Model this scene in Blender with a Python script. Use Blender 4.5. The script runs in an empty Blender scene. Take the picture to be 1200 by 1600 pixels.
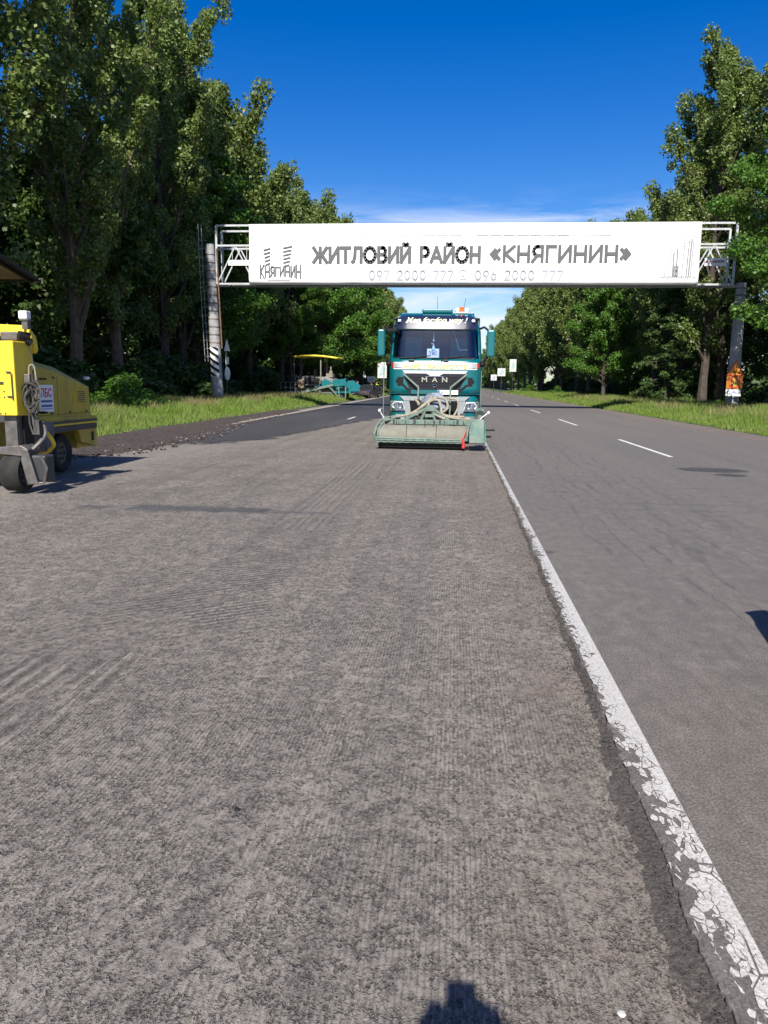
import bpy, bmesh, math, random
import numpy as np
from mathutils import Vector, Matrix, noise
R = math.radians
PI = math.pi
random.seed(7)
rng = np.random.default_rng(11)
S = bpy.context.scene
COL = S.collection

# ------------------------------------------------------------------ camera
cam_d = bpy.data.cameras.new('camera')
cam = bpy.data.objects.new('camera', cam_d)
COL.objects.link(cam)
CAM_H = 1.57
cam_d.sensor_fit = 'HORIZONTAL'; cam_d.sensor_width = 36; cam_d.lens = 36.0
cam_d.clip_start = 0.05; cam_d.clip_end = 6000
_d = Vector(((711-600)/1200, (800-600.8)/1200, 1)).normalized()
_u = _d.cross(Vector((1, -0.0128, 0))); _u = _u if _u.y > 0 else -_u; _u.normalize()
_x = _u.cross(_d).normalized(); _x = _x if _x.x > 0 else -_x
# rows: world x, y, z in (right, up, forward) camera axes
m = Matrix(((_x.x, _x.y, -_x.z, 0), (_d.x, _d.y, -_d.z, 0), (_u.x, _u.y, -_u.z, CAM_H), (0, 0, 0, 1)))
cam.matrix_world = m
S.camera = cam

# ------------------------------------------------------------------ world and sun
SUN_EL = R(40.8); SUN_AZ = R(2.5)          # shadows run along +Y, a touch to +X
W = bpy.data.worlds.new('World'); S.world = W; W.use_nodes = True
wn = W.node_tree.nodes; wl = W.node_tree.links
bg = wn['Background']; bg.inputs['Strength'].default_value = 0.083
sky = wn.new('ShaderNodeTexSky'); sky.sky_type = 'NISHITA'; sky.sun_disc = False
sky.sun_elevation = SUN_EL; sky.sun_rotation = PI + SUN_AZ
sky.altitude = 200; sky.air_density = 1.0; sky.dust_density = 0.8; sky.ozone_density = 2.6
hs = wn.new('ShaderNodeHueSaturation'); hs.inputs['Saturation'].default_value = 1.5; hs.inputs['Value'].default_value = 1.0; hs.inputs['Hue'].default_value = 0.517
wl.new(sky.outputs[0], hs.inputs['Color'])
tc = wn.new('ShaderNodeTexCoord'); mp = wn.new('ShaderNodeMapping')
mp.inputs['Scale'].default_value = (3.2, 3.2, 22); wl.new(tc.outputs['Generated'], mp.inputs[0])
nz = wn.new('ShaderNodeTexNoise'); nz.inputs['Scale'].default_value = 1.3; nz.inputs['Detail'].default_value = 8; nz.inputs['Roughness'].default_value = 0.62
nz.inputs['Distortion'].default_value = 0.5
wl.new(mp.outputs[0], nz.inputs['Vector'])
cr = wn.new('ShaderNodeMapRange'); cr.inputs[1].default_value = 0.46; cr.inputs[2].default_value = 0.70; wl.new(nz.outputs[0], cr.inputs[0])
sx = wn.new('ShaderNodeSeparateXYZ'); wl.new(tc.outputs['Generated'], sx.inputs[0])
cb = wn.new('ShaderNodeValToRGB'); e = cb.color_ramp.elements
e[0].position = 0.0; e[0].color = (1, 1, 1, 1); e[1].position = 0.24; e[1].color = (0, 0, 0, 1)
for p_, v_ in ((0.12, .8), (0.195, .7), (0.215, .12)):
    q = e.new(p_); q.color = (v_, v_, v_, 1)
wl.new(sx.outputs[2], cb.inputs[0])
mu = wn.new('ShaderNodeMath'); mu.operation = 'MULTIPLY'; wl.new(cr.outputs[0], mu.inputs[0]); wl.new(cb.outputs[0], mu.inputs[1])
mc = wn.new('ShaderNodeMix'); mc.data_type = 'RGBA'
wl.new(mu.outputs[0], mc.inputs[0]); wl.new(hs.outputs[0], mc.inputs[6]); mc.inputs[7].default_value = (7.0, 7.4, 8.6, 1)
wl.new(mc.outputs[2], bg.inputs['Color'])

sun_d = bpy.data.lights.new('sun', 'SUN'); sun_d.energy = 4.9; sun_d.angle = R(0.53); sun_d.color = (1, 0.945, 0.865)
sun = bpy.data.objects.new('sun', sun_d); COL.objects.link(sun)
sdir = Vector((math.sin(SUN_AZ)*math.cos(SUN_EL), math.cos(SUN_AZ)*math.cos(SUN_EL), -math.sin(SUN_EL)))
sun.rotation_euler = sdir.to_track_quat('-Z', 'Y').to_euler(); sun.location = (0, -20, 40)
S.view_settings.view_transform = 'Standard'; S.view_settings.look = 'None'
S.view_settings.gamma = 1; S.view_settings.exposure = 0.72; S.view_settings.use_curve_mapping = False
S.cycles.max_bounces = 7; S.cycles.transparent_max_bounces = 12

# ------------------------------------------------------------------ material helpers
class NT:
    def __init__(s, name):
        s.m = bpy.data.materials.new(name); s.m.use_nodes = True
        s.t = s.m.node_tree; s.n = s.t.nodes; s.b = s.n['Principled BSDF']; s.out = s.n['Material Output']
        s._pos = None
    def new(s, t, **k):
        x = s.n.new(t)
        for a, v in k.items(): setattr(x, a, v)
        return x
    def link(s, a, b): s.t.links.new(a, b)
    def put(s, sock, v):
        if isinstance(v, bpy.types.NodeSocket): s.link(v, sock)
        else: sock.default_value = v
    def pos(s, obj=False):
        if obj: return s.new('ShaderNodeTexCoord').outputs['Object']
        if s._pos is None: s._pos = s.new('ShaderNodeNewGeometry').outputs['Position']
        return s._pos
    def map(s, v, scale=(1, 1, 1), rot=(0, 0, 0), loc=(0, 0, 0)):
        x = s.new('ShaderNodeMapping'); s.link(v, x.inputs[0])
        x.inputs['Scale'].default_value = scale; x.inputs['Rotation'].default_value = rot; x.inputs['Location'].default_value = loc
        return x.outputs[0]
    def noise(s, v, scale, detail=3, rough=0.55, dist=0.0):
        x = s.new('ShaderNodeTexNoise'); s.link(v, x.inputs['Vector'])
        x.inputs['Scale'].default_value = scale; x.inputs['Detail'].default_value = detail
        x.inputs['Roughness'].default_value = rough; x.inputs['Distortion'].default_value = dist
        return x.outputs[0]
    def vor(s, v, scale, feature='F1', out=0, rand=1.0):
        x = s.new('ShaderNodeTexVoronoi', feature=feature); s.link(v, x.inputs['Vector']); x.inputs['Scale'].default_value = scale
        x.inputs['Randomness'].default_value = rand
        return x.outputs[out]
    def wave(s, v, scale, dist=0.0, dscale=1.0, axis='X', detail=2):
        x = s.new('ShaderNodeTexWave', bands_direction=axis); s.link(v, x.inputs['Vector'])
        x.inputs['Scale'].default_value = scale; x.inputs['Distortion'].default_value = dist
        x.inputs['Detail Scale'].default_value = dscale; x.inputs['Detail'].default_value = detail
        return x.outputs['Fac']
    def math(s, op, a, b=0.0, c=0.0, clamp=False):
        x = s.new('ShaderNodeMath', operation=op, use_clamp=clamp)
        s.put(x.inputs[0], a); s.put(x.inputs[1], b); s.put(x.inputs[2], c)
        return x.outputs[0]
    def rng(s, v, a, b, c=0.0, d=1.0, smooth=False):
        x = s.new('ShaderNodeMapRange'); s.put(x.inputs[0], v)
        if smooth: x.interpolation_type = 'SMOOTHSTEP'
        for i, q in enumerate((a, b, c, d)): x.inputs[i+1].default_value = q
        return x.outputs[0]
    def mix(s, f, a, b, mode='MIX'):
        x = s.new('ShaderNodeMix', data_type='RGBA', blend_type=mode)
        s.put(x.inputs[0], f)
        for i, q in ((6, a), (7, b)):
            if isinstance(q, (tuple, list)): q = tuple(q)+(1,) if len(q) == 3 else q
            s.put(x.inputs[i], q)
        return x.outputs[2]
    def bump(s, h, dist, strength=1.0, normal=None):
        x = s.new('ShaderNodeBump'); s.put(x.inputs['Height'], h)
        x.inputs['Distance'].default_value = dist; x.inputs['Strength'].default_value = strength
        if normal is not None: s.link(normal, x.inputs['Normal'])
        return x.outputs[0]
    def xy(s):
        x = s.new('ShaderNodeSeparateXYZ'); s.link(s.pos(), x.inputs[0]); return x.outputs[0], x.outputs[1], x.outputs[2]
    def box(s, x0, x1, y0, y1, soft=0.2, wob=None):
        X, Y, _ = s.xy()
        if wob is not None:
            X = s.math('ADD', X, s.math('MULTIPLY', s.math('SUBTRACT', wob, .5), soft*4)); Y = s.math('ADD', Y, s.math('MULTIPLY', s.math('SUBTRACT', wob, .5), soft*8))
        a = s.rng(X, x0-soft, x0+soft, smooth=True); b = s.rng(X, x1-soft, x1+soft, 1, 0, True)
        c = s.rng(Y, y0-soft*2, y0+soft*2, smooth=True); d = s.rng(Y, y1-soft*2, y1+soft*2, 1, 0, True)
        return s.math('MULTIPLY', s.math('MULTIPLY', a, b), s.math('MULTIPLY', c, d))
    def set(s, **k):
        for a, v in k.items():
            a = {'color': 'Base Color', 'rough': 'Roughness', 'metal': 'Metallic', 'normal': 'Normal', 'spec': 'Specular IOR Level', 'coat': 'Coat Weight', 'alpha': 'Alpha', 'trans': 'Transmission Weight'}[a]
            if isinstance(v, (tuple, list)) and len(v) == 3: v = tuple(v)+(1,)
            s.put(s.b.inputs[a], v)
        return s.m

MATS = {}
def mat(name, col, rough=0.5, metal=0.0, var=0.25, vs=6.0, dirt=0.0, dirtcol=(.16, .14, .11), bump=0.0, bs=40.0, coat=0.0, spec=0.5):
    """painted or raw surface: colour drifts with noise, dust settles in blotches, fine relief"""
    if name in MATS: return MATS[name]
    t = NT(name); p = t.pos(True)
    n1 = t.noise(p, vs, 5, .6)
    c = t.mix(t.rng(n1, .3, .7), tuple(v*(1-var) for v in col), tuple(min(1, v*(1+var)) for v in col))
    r = rough
    if dirt > 0:
        n2 = t.noise(t.map(p, (1, 1, .45)), vs*.7, 7, .68)
        f = t.rng(n2, .62-dirt*.35, .78-dirt*.2, 0, min(1, dirt*1.3))
        c = t.mix(f, c, dirtcol); r = t.rng(f, 0, 1, rough, min(1, rough+.35))
    k = dict(color=c, rough=r, metal=metal, coat=coat, spec=spec)
    if bump > 0: k['normal'] = t.bump(t.noise(p, bs, 4, .6), bump)
    MATS[name] = t.set(**k); return MATS[name]

# ------------------------------------------------------------------ mesh helpers
class MB:
    def __init__(s): s.v = []; s.f = []; s.mi = []; s.cur = 0
    def add(s, vs, fs):
        o = len(s.v); s.v += [tuple(map(float, q)) for q in vs]
        for f in fs: s.f.append(tuple(i+o for i in f)); s.mi.append(s.cur)
        return s
    def box(s, a, b, M=None):
        (x0, y0, z0), (x1, y1, z1) = a, b
        vs = [Vector((x, y, z)) for x in (x0, x1) for y in (y0, y1) for z in (z0, z1)]
        if M is not None: vs = [M @ v for v in vs]
        return s.add(vs, [(0, 1, 3, 2), (4, 6, 7, 5), (0, 4, 5, 1), (2, 3, 7, 6), (0, 2, 6, 4), (1, 5, 7, 3)])
    def bar(s, p, q, w, h=None, up=(0, 0, 1)):
        h = h or w; p, q = Vector(p), Vector(q); d = (q-p); L = d.length; d.normalize()
        up = Vector(up)
        if abs(d.dot(up)) > .98: up = Vector((0, 1, 0))
        a = d.cross(up).normalized()*w/2; b = a.cross(d).normalized()*h/2
        vs = [p-a-b, p+a-b, p+a+b, p-a+b, q-a-b, q+a-b, q+a+b, q-a+b]
        return s.add(vs, [(3, 2, 1, 0), (4, 5, 6, 7), (0, 1, 5, 4), (1, 2, 6, 5), (2, 3, 7, 6), (3, 0, 4, 7)])
    def tube(s, pts, r, n=8, cap=True):
        pts = [Vector(p) for p in pts]; k = len(pts)
        rs = r if isinstance(r, (list, tuple)) else [r]*k
        vs = []; prev = None
        for i, p in enumerate(pts):
            d = (pts[min(i+1, k-1)]-pts[max(i-1, 0)]).normalized()
            if prev is None:
                a = d.cross(Vector((0, 0, 1)))
                if a.length < .05: a = d.cross(Vector((1, 0, 0)))
            else: a = prev-d*prev.dot(d)
            a.normalize(); prev = a; b = d.cross(a)
            for j in range(n):
                t = 2*PI*j/n; vs.append(p+(a*math.cos(t)+b*math.sin(t))*rs[i])
        fs = []
        for i in range(k-1):
            for j in range(n):
                j2 = (j+1) % n; fs.append((i*n+j, i*n+j2, (i+1)*n+j2, (i+1)*n+j))
        if cap: fs.append(tuple(range(n-1, -1, -1))); fs.append(tuple((k-1)*n+j for j in range(n)))
        return s.add(vs, fs)
    def prism(s, poly, axis, a, b):
        """poly in the plane across axis: x->(y,z) y->(x,z) z->(x,y)"""
        def P(u, v, w): return {'x': (w, u, v), 'y': (u, w, v), 'z': (u, v, w)}[axis]
        n = len(poly); vs = [P(u, v, a) for u, v in poly]+[P(u, v, b) for u, v in poly]
        fs = [tuple(range(n)), tuple(range(2*n-1, n-1, -1))]+[(i, i+n, (i+1) % n+n, (i+1) % n) for i in range(n)]
        return s.add(vs, fs)
    def disc(s, c, r, axis, h, n=20):
        d = {'x': Vector((1, 0, 0)), 'y': Vector((0, 1, 0)), 'z': Vector((0, 0, 1))}[axis]
        return s.tube([Vector(c)-d*h/2, Vector(c)+d*h/2], r, n)
    def ring(s, prof, axis, c, n=24):
        """closed profile of (radius, offset along axis) turned about axis"""
        c = Vector(c); k = len(prof); vs = []
        for i in range(n):
            t = 2*PI*i/n; co, si = math.cos(t), math.sin(t)
            for r, o in prof:
                vs.append(c+Vector({'x': (o, r*co, r*si), 'y': (r*co, o, r*si), 'z': (r*co, r*si, o)}[axis]))
        fs = [(i*k+j, ((i+1) % n)*k+j, ((i+1) % n)*k+(j+1) % k, i*k+(j+1) % k) for i in range(n) for j in range(k)]
        return s.add(vs, fs)
    def ball(s, c, r, n=10, sc=(1, 1, 1)):
        c = Vector(c); vs = [c+Vector((0, 0, r*sc[2]))]; m_ = n//2
        for i in range(1, m_):
            a = PI*i/m_
            for j in range(n):
                b = 2*PI*j/n; vs.append(c+Vector((r*sc[0]*math.sin(a)*math.cos(b), r*sc[1]*math.sin(a)*math.sin(b), r*sc[2]*math.cos(a))))
        vs.append(c-Vector((0, 0, r*sc[2]))); L = len(vs)-1; fs = []
        for j in range(n): fs.append((0, 1+j, 1+(j+1) % n)); fs.append((L, L-n+(j+1) % n, L-n+j))
        for i in range(m_-2):
            for j in range(n):
                a = 1+i*n; fs.append((a+j, a+n+j, a+n+(j+1) % n, a+(j+1) % n))
        return s.add(vs, fs)
    def grid(s, fn, nu, nv, skip=None):
        vs = [fn(i/nu, j/nv) for j in range(nv+1) for i in range(nu+1)]
        fs = [(j*(nu+1)+i, j*(nu+1)+i+1, (j+1)*(nu+1)+i+1, (j+1)*(nu+1)+i) for j in range(nv) for i in range(nu) if not (skip and skip((i+.5)/nu, (j+.5)/nv))]
        return s.add(vs, fs)
    def build(s, name, ms, parent=None, smooth=False, bevel=0.0, loc=None, fix=True, kind=None):
        me = bpy.data.meshes.new(name); me.from_pydata(s.v, [], s.f)
        for q in (ms if isinstance(ms, (list, tuple)) else [ms]): me.materials.append(q)
        if any(s.mi): me.polygons.foreach_set('material_index', s.mi)
        if fix:
            bm = bmesh.new(); bm.from_mesh(me); bmesh.ops.recalc_face_normals(bm, faces=bm.faces); bm.to_mesh(me); bm.free()
        if smooth:
            me.polygons.foreach_set('use_smooth', [True]*len(me.polygons))
            try: me.set_sharp_from_angle(angle=R(38))
            except Exception: pass
        o = bpy.data.objects.new(name, me); COL.objects.link(o)
        if parent is not None: o.parent = parent
        if loc is not None: o.location = loc
        if bevel > 0:
            b = o.modifiers.new('bevel', 'BEVEL'); b.width = bevel; b.segments = 2; b.limit_method = 'ANGLE'
        if kind: o['kind'] = kind
        return o

def tag(o, label, cat, group=None):
    o['label'] = label; o['category'] = cat
    if group: o['group'] = group
    return o
def thing(name, label, cat, loc=(0, 0, 0), rz=0.0, group=None):
    o = bpy.data.objects.new(name, None); COL.objects.link(o); o.location = loc; o.rotation_euler = (0, 0, rz)
    o.empty_display_size = .3
    return tag(o, label, cat, group)
def dup(o, loc=None, rz=None, label=None, scale=None):
    c = o.copy(); COL.objects.link(c)
    if loc is not None: c.location = loc
    if rz is not None: c.rotation_euler = (0, 0, rz)
    if scale is not None: c.scale = scale
    if label: c['label'] = label
    for ch in o.children:
        k = ch.copy(); COL.objects.link(k); k.parent = c
        for g in ch.children:
            q = g.copy(); COL.objects.link(q); q.parent = k
    return c
def text(name, s_, w, h, m_, parent, loc, rot=(PI/2, 0, 0), depth=0.004, shear=0.0, bold=0.0, spacing=1.0, fat=0.0):
    """flat lettering as a mesh: fitted to width w and cap height h, standing at loc = lower left corner"""
    cu = bpy.data.curves.new(name, 'FONT'); cu.body = s_; cu.extrude = depth; cu.shear = shear; cu.offset = bold; cu.space_character = spacing
    cu.resolution_u = 4; cu.bevel_depth = fat; cu.bevel_resolution = 0
    to = bpy.data.objects.new(name+'_c', cu); COL.objects.link(to)
    dg = bpy.context.evaluated_depsgraph_get(); me = bpy.data.meshes.new_from_object(to.evaluated_get(dg))
    bpy.data.objects.remove(to)
    n = len(me.vertices); co = np.empty(n*3); me.vertices.foreach_get('co', co); co = co.reshape(-1, 3)
    mn, mx = co.min(0), co.max(0); co[:, 0] = (co[:, 0]-mn[0])*w/(mx[0]-mn[0]); co[:, 1] = (co[:, 1]-mn[1])*h/(mx[1]-mn[1])
    me.vertices.foreach_set('co', co.ravel()); me.materials.clear(); me.materials.append(m_); me.name = name
    o = bpy.data.objects.new(name, me); COL.objects.link(o); o.parent = parent; o.location = loc; o.rotation_euler = rot
    return o
def np_mesh(name, V, F, m_, ms=None):
    """quads straight from numpy arrays"""
    me = bpy.data.meshes.new(name); k = F.shape[1]
    me.vertices.add(len(V)); me.vertices.foreach_set('co', V.astype(np.float32).ravel())
    me.loops.add(F.size); me.loops.foreach_set('vertex_index', F.astype(np.int32).ravel())
    me.polygons.add(len(F)); me.polygons.foreach_set('loop_start', np.arange(0, F.size, k, dtype=np.int32))
    me.update(calc_edges=True); me.materials.append(m_)
    return me

# ------------------------------------------------------------------ ground materials
def asphalt_old():
    t = NT('old_asphalt'); p = t.pos(); X, Y, _ = t.xy()
    fine = t.noise(p, 95, 3, .65); mid = t.noise(p, 24, 4, .6); big = t.noise(p, .55, 5, .6)
    streak = t.noise(t.map(p, (1.6, .06, 1)), 1.3, 4, .6)
    c = t.mix(t.rng(fine, .40, .60), (.075, .066, .058), (.215, .190, .166)); gv = t.vor(p, 75); c = t.mix(t.rng(gv, .12, .3, .5, 0), c, (.05, .046, .042)); gl2 = t.vor(t.map(p, (1, 1, 1), (0, 0, 0), (3, 5, 0)), 60); c = t.mix(t.rng(gl2, .1, .22, .5, 0), c, (.29, .27, .25))
    c = t.mix(t.rng(mid, .35, .7, 0, .35), c, (.115, .105, .098))
    c = t.mix(t.rng(big, .35, .7, 0, .35), c, (.125, .112, .102))
    c = t.mix(t.rng(streak, .42, .68, 0, .4), c, (.088, .085, .083))
    sp1 = t.noise(t.map(p, (1, .6, 1)), 9, 4, .75); c = t.mix(t.rng(sp1, .48, .64, 0, .35), c, (.07, .063, .058)); c = t.mix(t.rng(sp1, .46, .34, 0, .25), c, (.24, .22, .2))
    # worn wheel track with dark wandering cracks
    track = t.box(1.35, 3.3, 1.0, 24, .45, big)
    w = t.wave(t.map(p, (1, .22, 1)), 1.1, 9.0, 1.4, 'X', 4)
    w2 = t.noise(t.map(p, (5, .9, 1)), 1.5, 5, .7, 1.2)
    cr_ = t.math('MULTIPLY', t.rng(w, .0, .13, 1, 0), t.rng(w2, .42, .58))
    c = t.mix(t.math('MULTIPLY', t.math('MULTIPLY', cr_, track), .55), c, (.06, .057, .055))
    # skid marks across
    sk = t.math('MULTIPLY', t.rng(t.noise(t.map(p, (.16, 3.2, 1), (0, 0, .06)), 1.6, 3, .5), .6, .72, 0, .45), t.box(1.5, 7.5, 9.5, 14.5, .8, big))
    c = t.mix(sk, c, (.06, .058, .056))
    pv = t.vor(t.map(p, (.8, .8, .8)), 1.0); spot = t.math('MULTIPLY', t.rng(pv, .035, .06, 1, 0), t.rng(mid, .3, .5))
    c = t.mix(spot, c, (.05, .048, .046))
    h = t.math('ADD', t.math('MULTIPLY', fine, .6), t.math('MULTIPLY', mid, .9))
    n = t.bump(h, .006, .8); n = t.bump(t.math('MULTIPLY', cr_, track), .005, -.4, n)
    return t.set(color=c, rough=.82, normal=n, spec=.35)
def asphalt_milled():
    t = NT('milled_asphalt'); p = t.pos(); X, Y, _ = t.xy()
    pst = t.map(p, (1.25, .8, 1))
    pit = t.noise(pst, 40, 6, .74, .15); fine = t.noise(p, 120, 2, .6); big = t.noise(p, .7, 5, .62); mid = t.noise(p, 5, 4, .6)
    c = t.mix(t.rng(pit, .415, .53), (.135, .118, .098), (.305, .270, .226))
    c = t.mix(t.rng(fine, .42, .62, 0, .5), c, (.29, .27, .25))
    c = t.mix(t.rng(mid, .45, .75, 0, .22), c, (.12, .108, .098))
    c = t.mix(t.rng(big, .38, .7, 0, .25), c, (.15, .133, .116))
    streak = t.noise(t.map(p, (2.6, .05, 1)), 1.2, 4, .65)
    c = t.mix(t.rng(streak, .45, .72, 0, .42), c, (.095, .088, .085))
    # pits torn out by the drum teeth, in loose rows
    wn_ = t.new('ShaderNodeTexNoise'); wn_.inputs['Scale'].default_value = 75; wn_.inputs['Detail'].default_value = 2; t.link(p, wn_.inputs['Vector'])
    w1 = t.new('ShaderNodeVectorMath', operation='SCALE'); t.link(wn_.outputs['Color'], w1.inputs[0]); w1.inputs['Scale'].default_value = .022
    w2 = t.new('ShaderNodeVectorMath', operation='ADD'); t.link(t.map(p, (1.15, .75, 1)), w2.inputs[0]); t.link(w1.outputs[0], w2.inputs[1])
    pv_ = t.vor(w2.outputs[0], 62, rand=.9); pm = t.rng(t.noise(p, 13, 4, .65), .40, .60)
    blot = t.rng(t.noise(t.map(p, (1.1, .8, 1)), 58, 3, .6), .50, .58)
    pits = t.math('MULTIPLY', t.math('MAXIMUM', t.rng(pv_, .20, .42, 1, 0), t.math('MULTIPLY', blot, .75)), pm)
    c = t.mix(t.math('MULTIPLY', pits, .8), c, (.055, .048, .04))
    sp1 = t.noise(t.map(p, (1, .7, 1)), 11, 3, .7); c = t.mix(t.rng(sp1, .5, .62, 0, .22), c, (.075, .066, .06)); c = t.mix(t.rng(sp1, .46, .34, 0, .2), c, (.29, .25, .215))
    sp3 = t.noise(t.map(p, (1, .35, 1)), 5, 4, .75); c = t.mix(t.rng(sp3, .5, .64, 0, .15), c, (.08, .07, .064))
    pits2 = t.rng(t.noise(t.map(p, (1.3, .7, 1)), 26, 4, .7), .54, .64)
    c = t.mix(t.math('MULTIPLY', pits2, .4), c, (.055, .048, .044))
    grit = t.vor(p, 140); c = t.mix(t.rng(grit, .15, .3, .45, 0), c, (.34, .305, .27))
    # long tooth rows
    rows = t.wave(t.map(p, (1, .03, 1)), 16.5, 1.2, 3, 'X', 2); rowm = t.rng(t.noise(p, .8, 3), .38, .52)
    c = t.mix(t.math('MULTIPLY', t.math('MULTIPLY', t.rng(rows, 0, .45, 1, 0), rowm), .42), c, (.06, .052, .047))
    # slanted ribs left by the drum, in bands
    ribs = t.wave(t.map(p, (1, 1, 1), (0, 0, .95)), 4.6, .8, 3, 'X', 2)
    ribs2 = t.wave(t.map(p, (1, 1, 1), (0, 0, .55)), 3.2, .8, 3, 'X', 2)
    b1 = t.math('MULTIPLY', t.box(-2.35, -1.25, 4.6, 9.2, .12, mid), t.rng(t.noise(p, 2.2, 3), .4, .52))
    b2 = t.math('MULTIPLY', t.box(-6.2, -2.6, 9.6, 15, .25, mid), t.rng(t.noise(p, 1.1, 3), .45, .58))
    b4 = t.math('MULTIPLY', t.box(-4.5, 0.3, 1.5, 17, .5, mid), t.rng(t.noise(t.map(p, (1.4, .35, 1)), .9, 3), .5, .64))
    rm = t.math('ADD', b1, t.math('MULTIPLY', t.math('ADD', b2, t.math('MULTIPLY', b4, .5)), .6), clamp=True)
    rv = t.math('ADD', t.math('MULTIPLY', ribs, b1), t.math('MULTIPLY', ribs2, t.math('ADD', b2, b4, clamp=True)))
    c = t.mix(t.math('MULTIPLY', t.rng(ribs, .0, .4, 1, 0), t.math('MULTIPLY', b1, .7)), c, (.07, .064, .06))
    c = t.mix(t.math('MULTIPLY', t.rng(ribs2, .0, .4, 1, 0), t.math('MULTIPLY', b2, .6)), c, (.07, .064, .06))
    # deep long grooves, their shadows and bright ridges also painted into the colour
    gw = t.wave(t.map(p, (1, .05, 1), (0, 0, .06)), 3.1, 3.6, 1.6, 'X', 4)
    g1 = t.math('MULTIPLY', t.box(-3.8, -1.78, 2.5, 4.2, .1, mid), t.rng(t.noise(t.map(p, (3, .5, 1)), 3.0, 3), .42, .56))
    g2 = t.math('MULTIPLY', t.box(-2.2, -1.15, 12.4, 15.8, .12, mid), t.rng(t.noise(t.map(p, (2, .5, 1)), 1.5, 3), .48, .6, 0, .6))
    g3 = t.math('MULTIPLY', t.box(-2.0, -1.45, 8.2, 12.2, .1, mid), .3)
    gm = t.math('ADD', t.math('ADD', g1, g2, clamp=True), g3, clamp=True)
    c = t.mix(t.math('MULTIPLY', t.rng(gw, .05, .45, 1, 0), t.math('MULTIPLY', gm, .55)), c, (.055, .048, .043))
    c = t.mix(t.math('MULTIPLY', t.rng(gw, .6, .95), t.math('MULTIPLY', gm, .5)), c, (.34, .31, .265))
    # loose tar spots and darker transverse patches
    v = t.vor(t.map(p, (1, .8, 1)), 1.15); c = t.mix(t.math('MULTIPLY', t.rng(v, .03, .055, 1, 0), .8), c, (.05, .047, .046))
    tp = t.math('MULTIPLY', t.box(-4.1, -2.35, 9.2, 9.62, .05, mid), .75)
    tp = t.math('ADD', tp, t.math('MULTIPLY', t.box(-2.4, -1.5, 9.25, 9.42, .04, mid), .6), clamp=True)
    tp = t.math('ADD', tp, t.math('MULTIPLY', t.box(-4.75, -4.35, 9.2, 9.5, .06, mid), .7), clamp=True)
    c = t.mix(tp, c, (.062, .064, .072))
    # pale dust towards the far left, reddish dust at the kerb edge of the cut
    X2 = t.math('ADD', X, t.math('MULTIPLY', t.math('SUBTRACT', mid, .5), 1.6))
    c = t.mix(t.rng(X2, -5.0, -6.2, 0, .5), c, (.26, .235, .21))
    c = t.mix(t.math('MULTIPLY', t.rng(X2, .1, .62, 0, .5), t.rng(big, .3, .6)), c, (.19, .155, .13))
    h = t.math('ADD', t.math('MULTIPLY', pit, 1.0), t.math('MULTIPLY', fine, .25))
    n = t.bump(t.math('ADD', h, t.math('MULTIPLY', t.math('ADD', pits, pits2), -.7)), .009, 1.0); n = t.bump(t.math('MULTIPLY', rows, rowm), .002, .5, n)
    n = t.bump(rv, .008, .8, n); n = t.bump(t.math('MULTIPLY', gw, gm), .022, .9, n)
    return t.set(color=c, rough=.88, normal=n, spec=.3)
def asphalt_new():
    t = NT('fresh_asphalt'); p = t.pos()
    f = t.noise(p, 90, 3, .6); b = t.noise(t.map(p, (1, .12, 1)), .9, 4, .6)
    c = t.mix(t.rng(f, .35, .65), (.020, .020, .023), (.045, .044, .047)); c = t.mix(t.rng(b, .4, .7, 0, .5), c, (.075, .07, .067))
    at = t.new('ShaderNodeAttribute', attribute_name='cover').outputs['Fac']; nn = t.noise(t.map(p, (1, .4, 1)), 1.7, 7, .72)
    al = t.rng(t.math('ADD', at, t.math('MULTIPLY', t.math('SUBTRACT', nn, .5), 1.1)), .38, .68)
    return t.set(color=c, rough=.7, alpha=al, normal=t.bump(f, .005, .7))
def soil(name, a, b_, sc=7.0):
    t = NT(name); p = t.pos(); f = t.noise(p, sc, 7, .7); g = t.noise(p, 1.3, 4); v = t.noise(p, 45, 3, .7)
    c = t.mix(t.rng(f, .35, .65), a, b_); c = t.mix(t.rng(v, .66, .72, 0, .8), c, (.3, .26, .22)); c = t.mix(t.rng(g, .4, .7, 0, .4), c, tuple(v_*.6 for v_ in a))
    return t.set(color=c, rough=.95, normal=t.bump(t.math('ADD', f, t.math('MULTIPLY', v, .4)), .05, .9))
def verge_mat():
    t = NT('verge_soil_and_moss'); p = t.pos(); f = t.noise(p, 9, 6, .7); g = t.noise(p, .9, 4)
    c = t.mix(t.rng(f, .35, .65), (.035, .06, .015), (.085, .12, .032)); c = t.mix(t.rng(g, .5, .7, 0, .5), c, (.07, .055, .03))
    return t.set(color=c, rough=.95, normal=t.bump(f, .06, .9))
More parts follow.
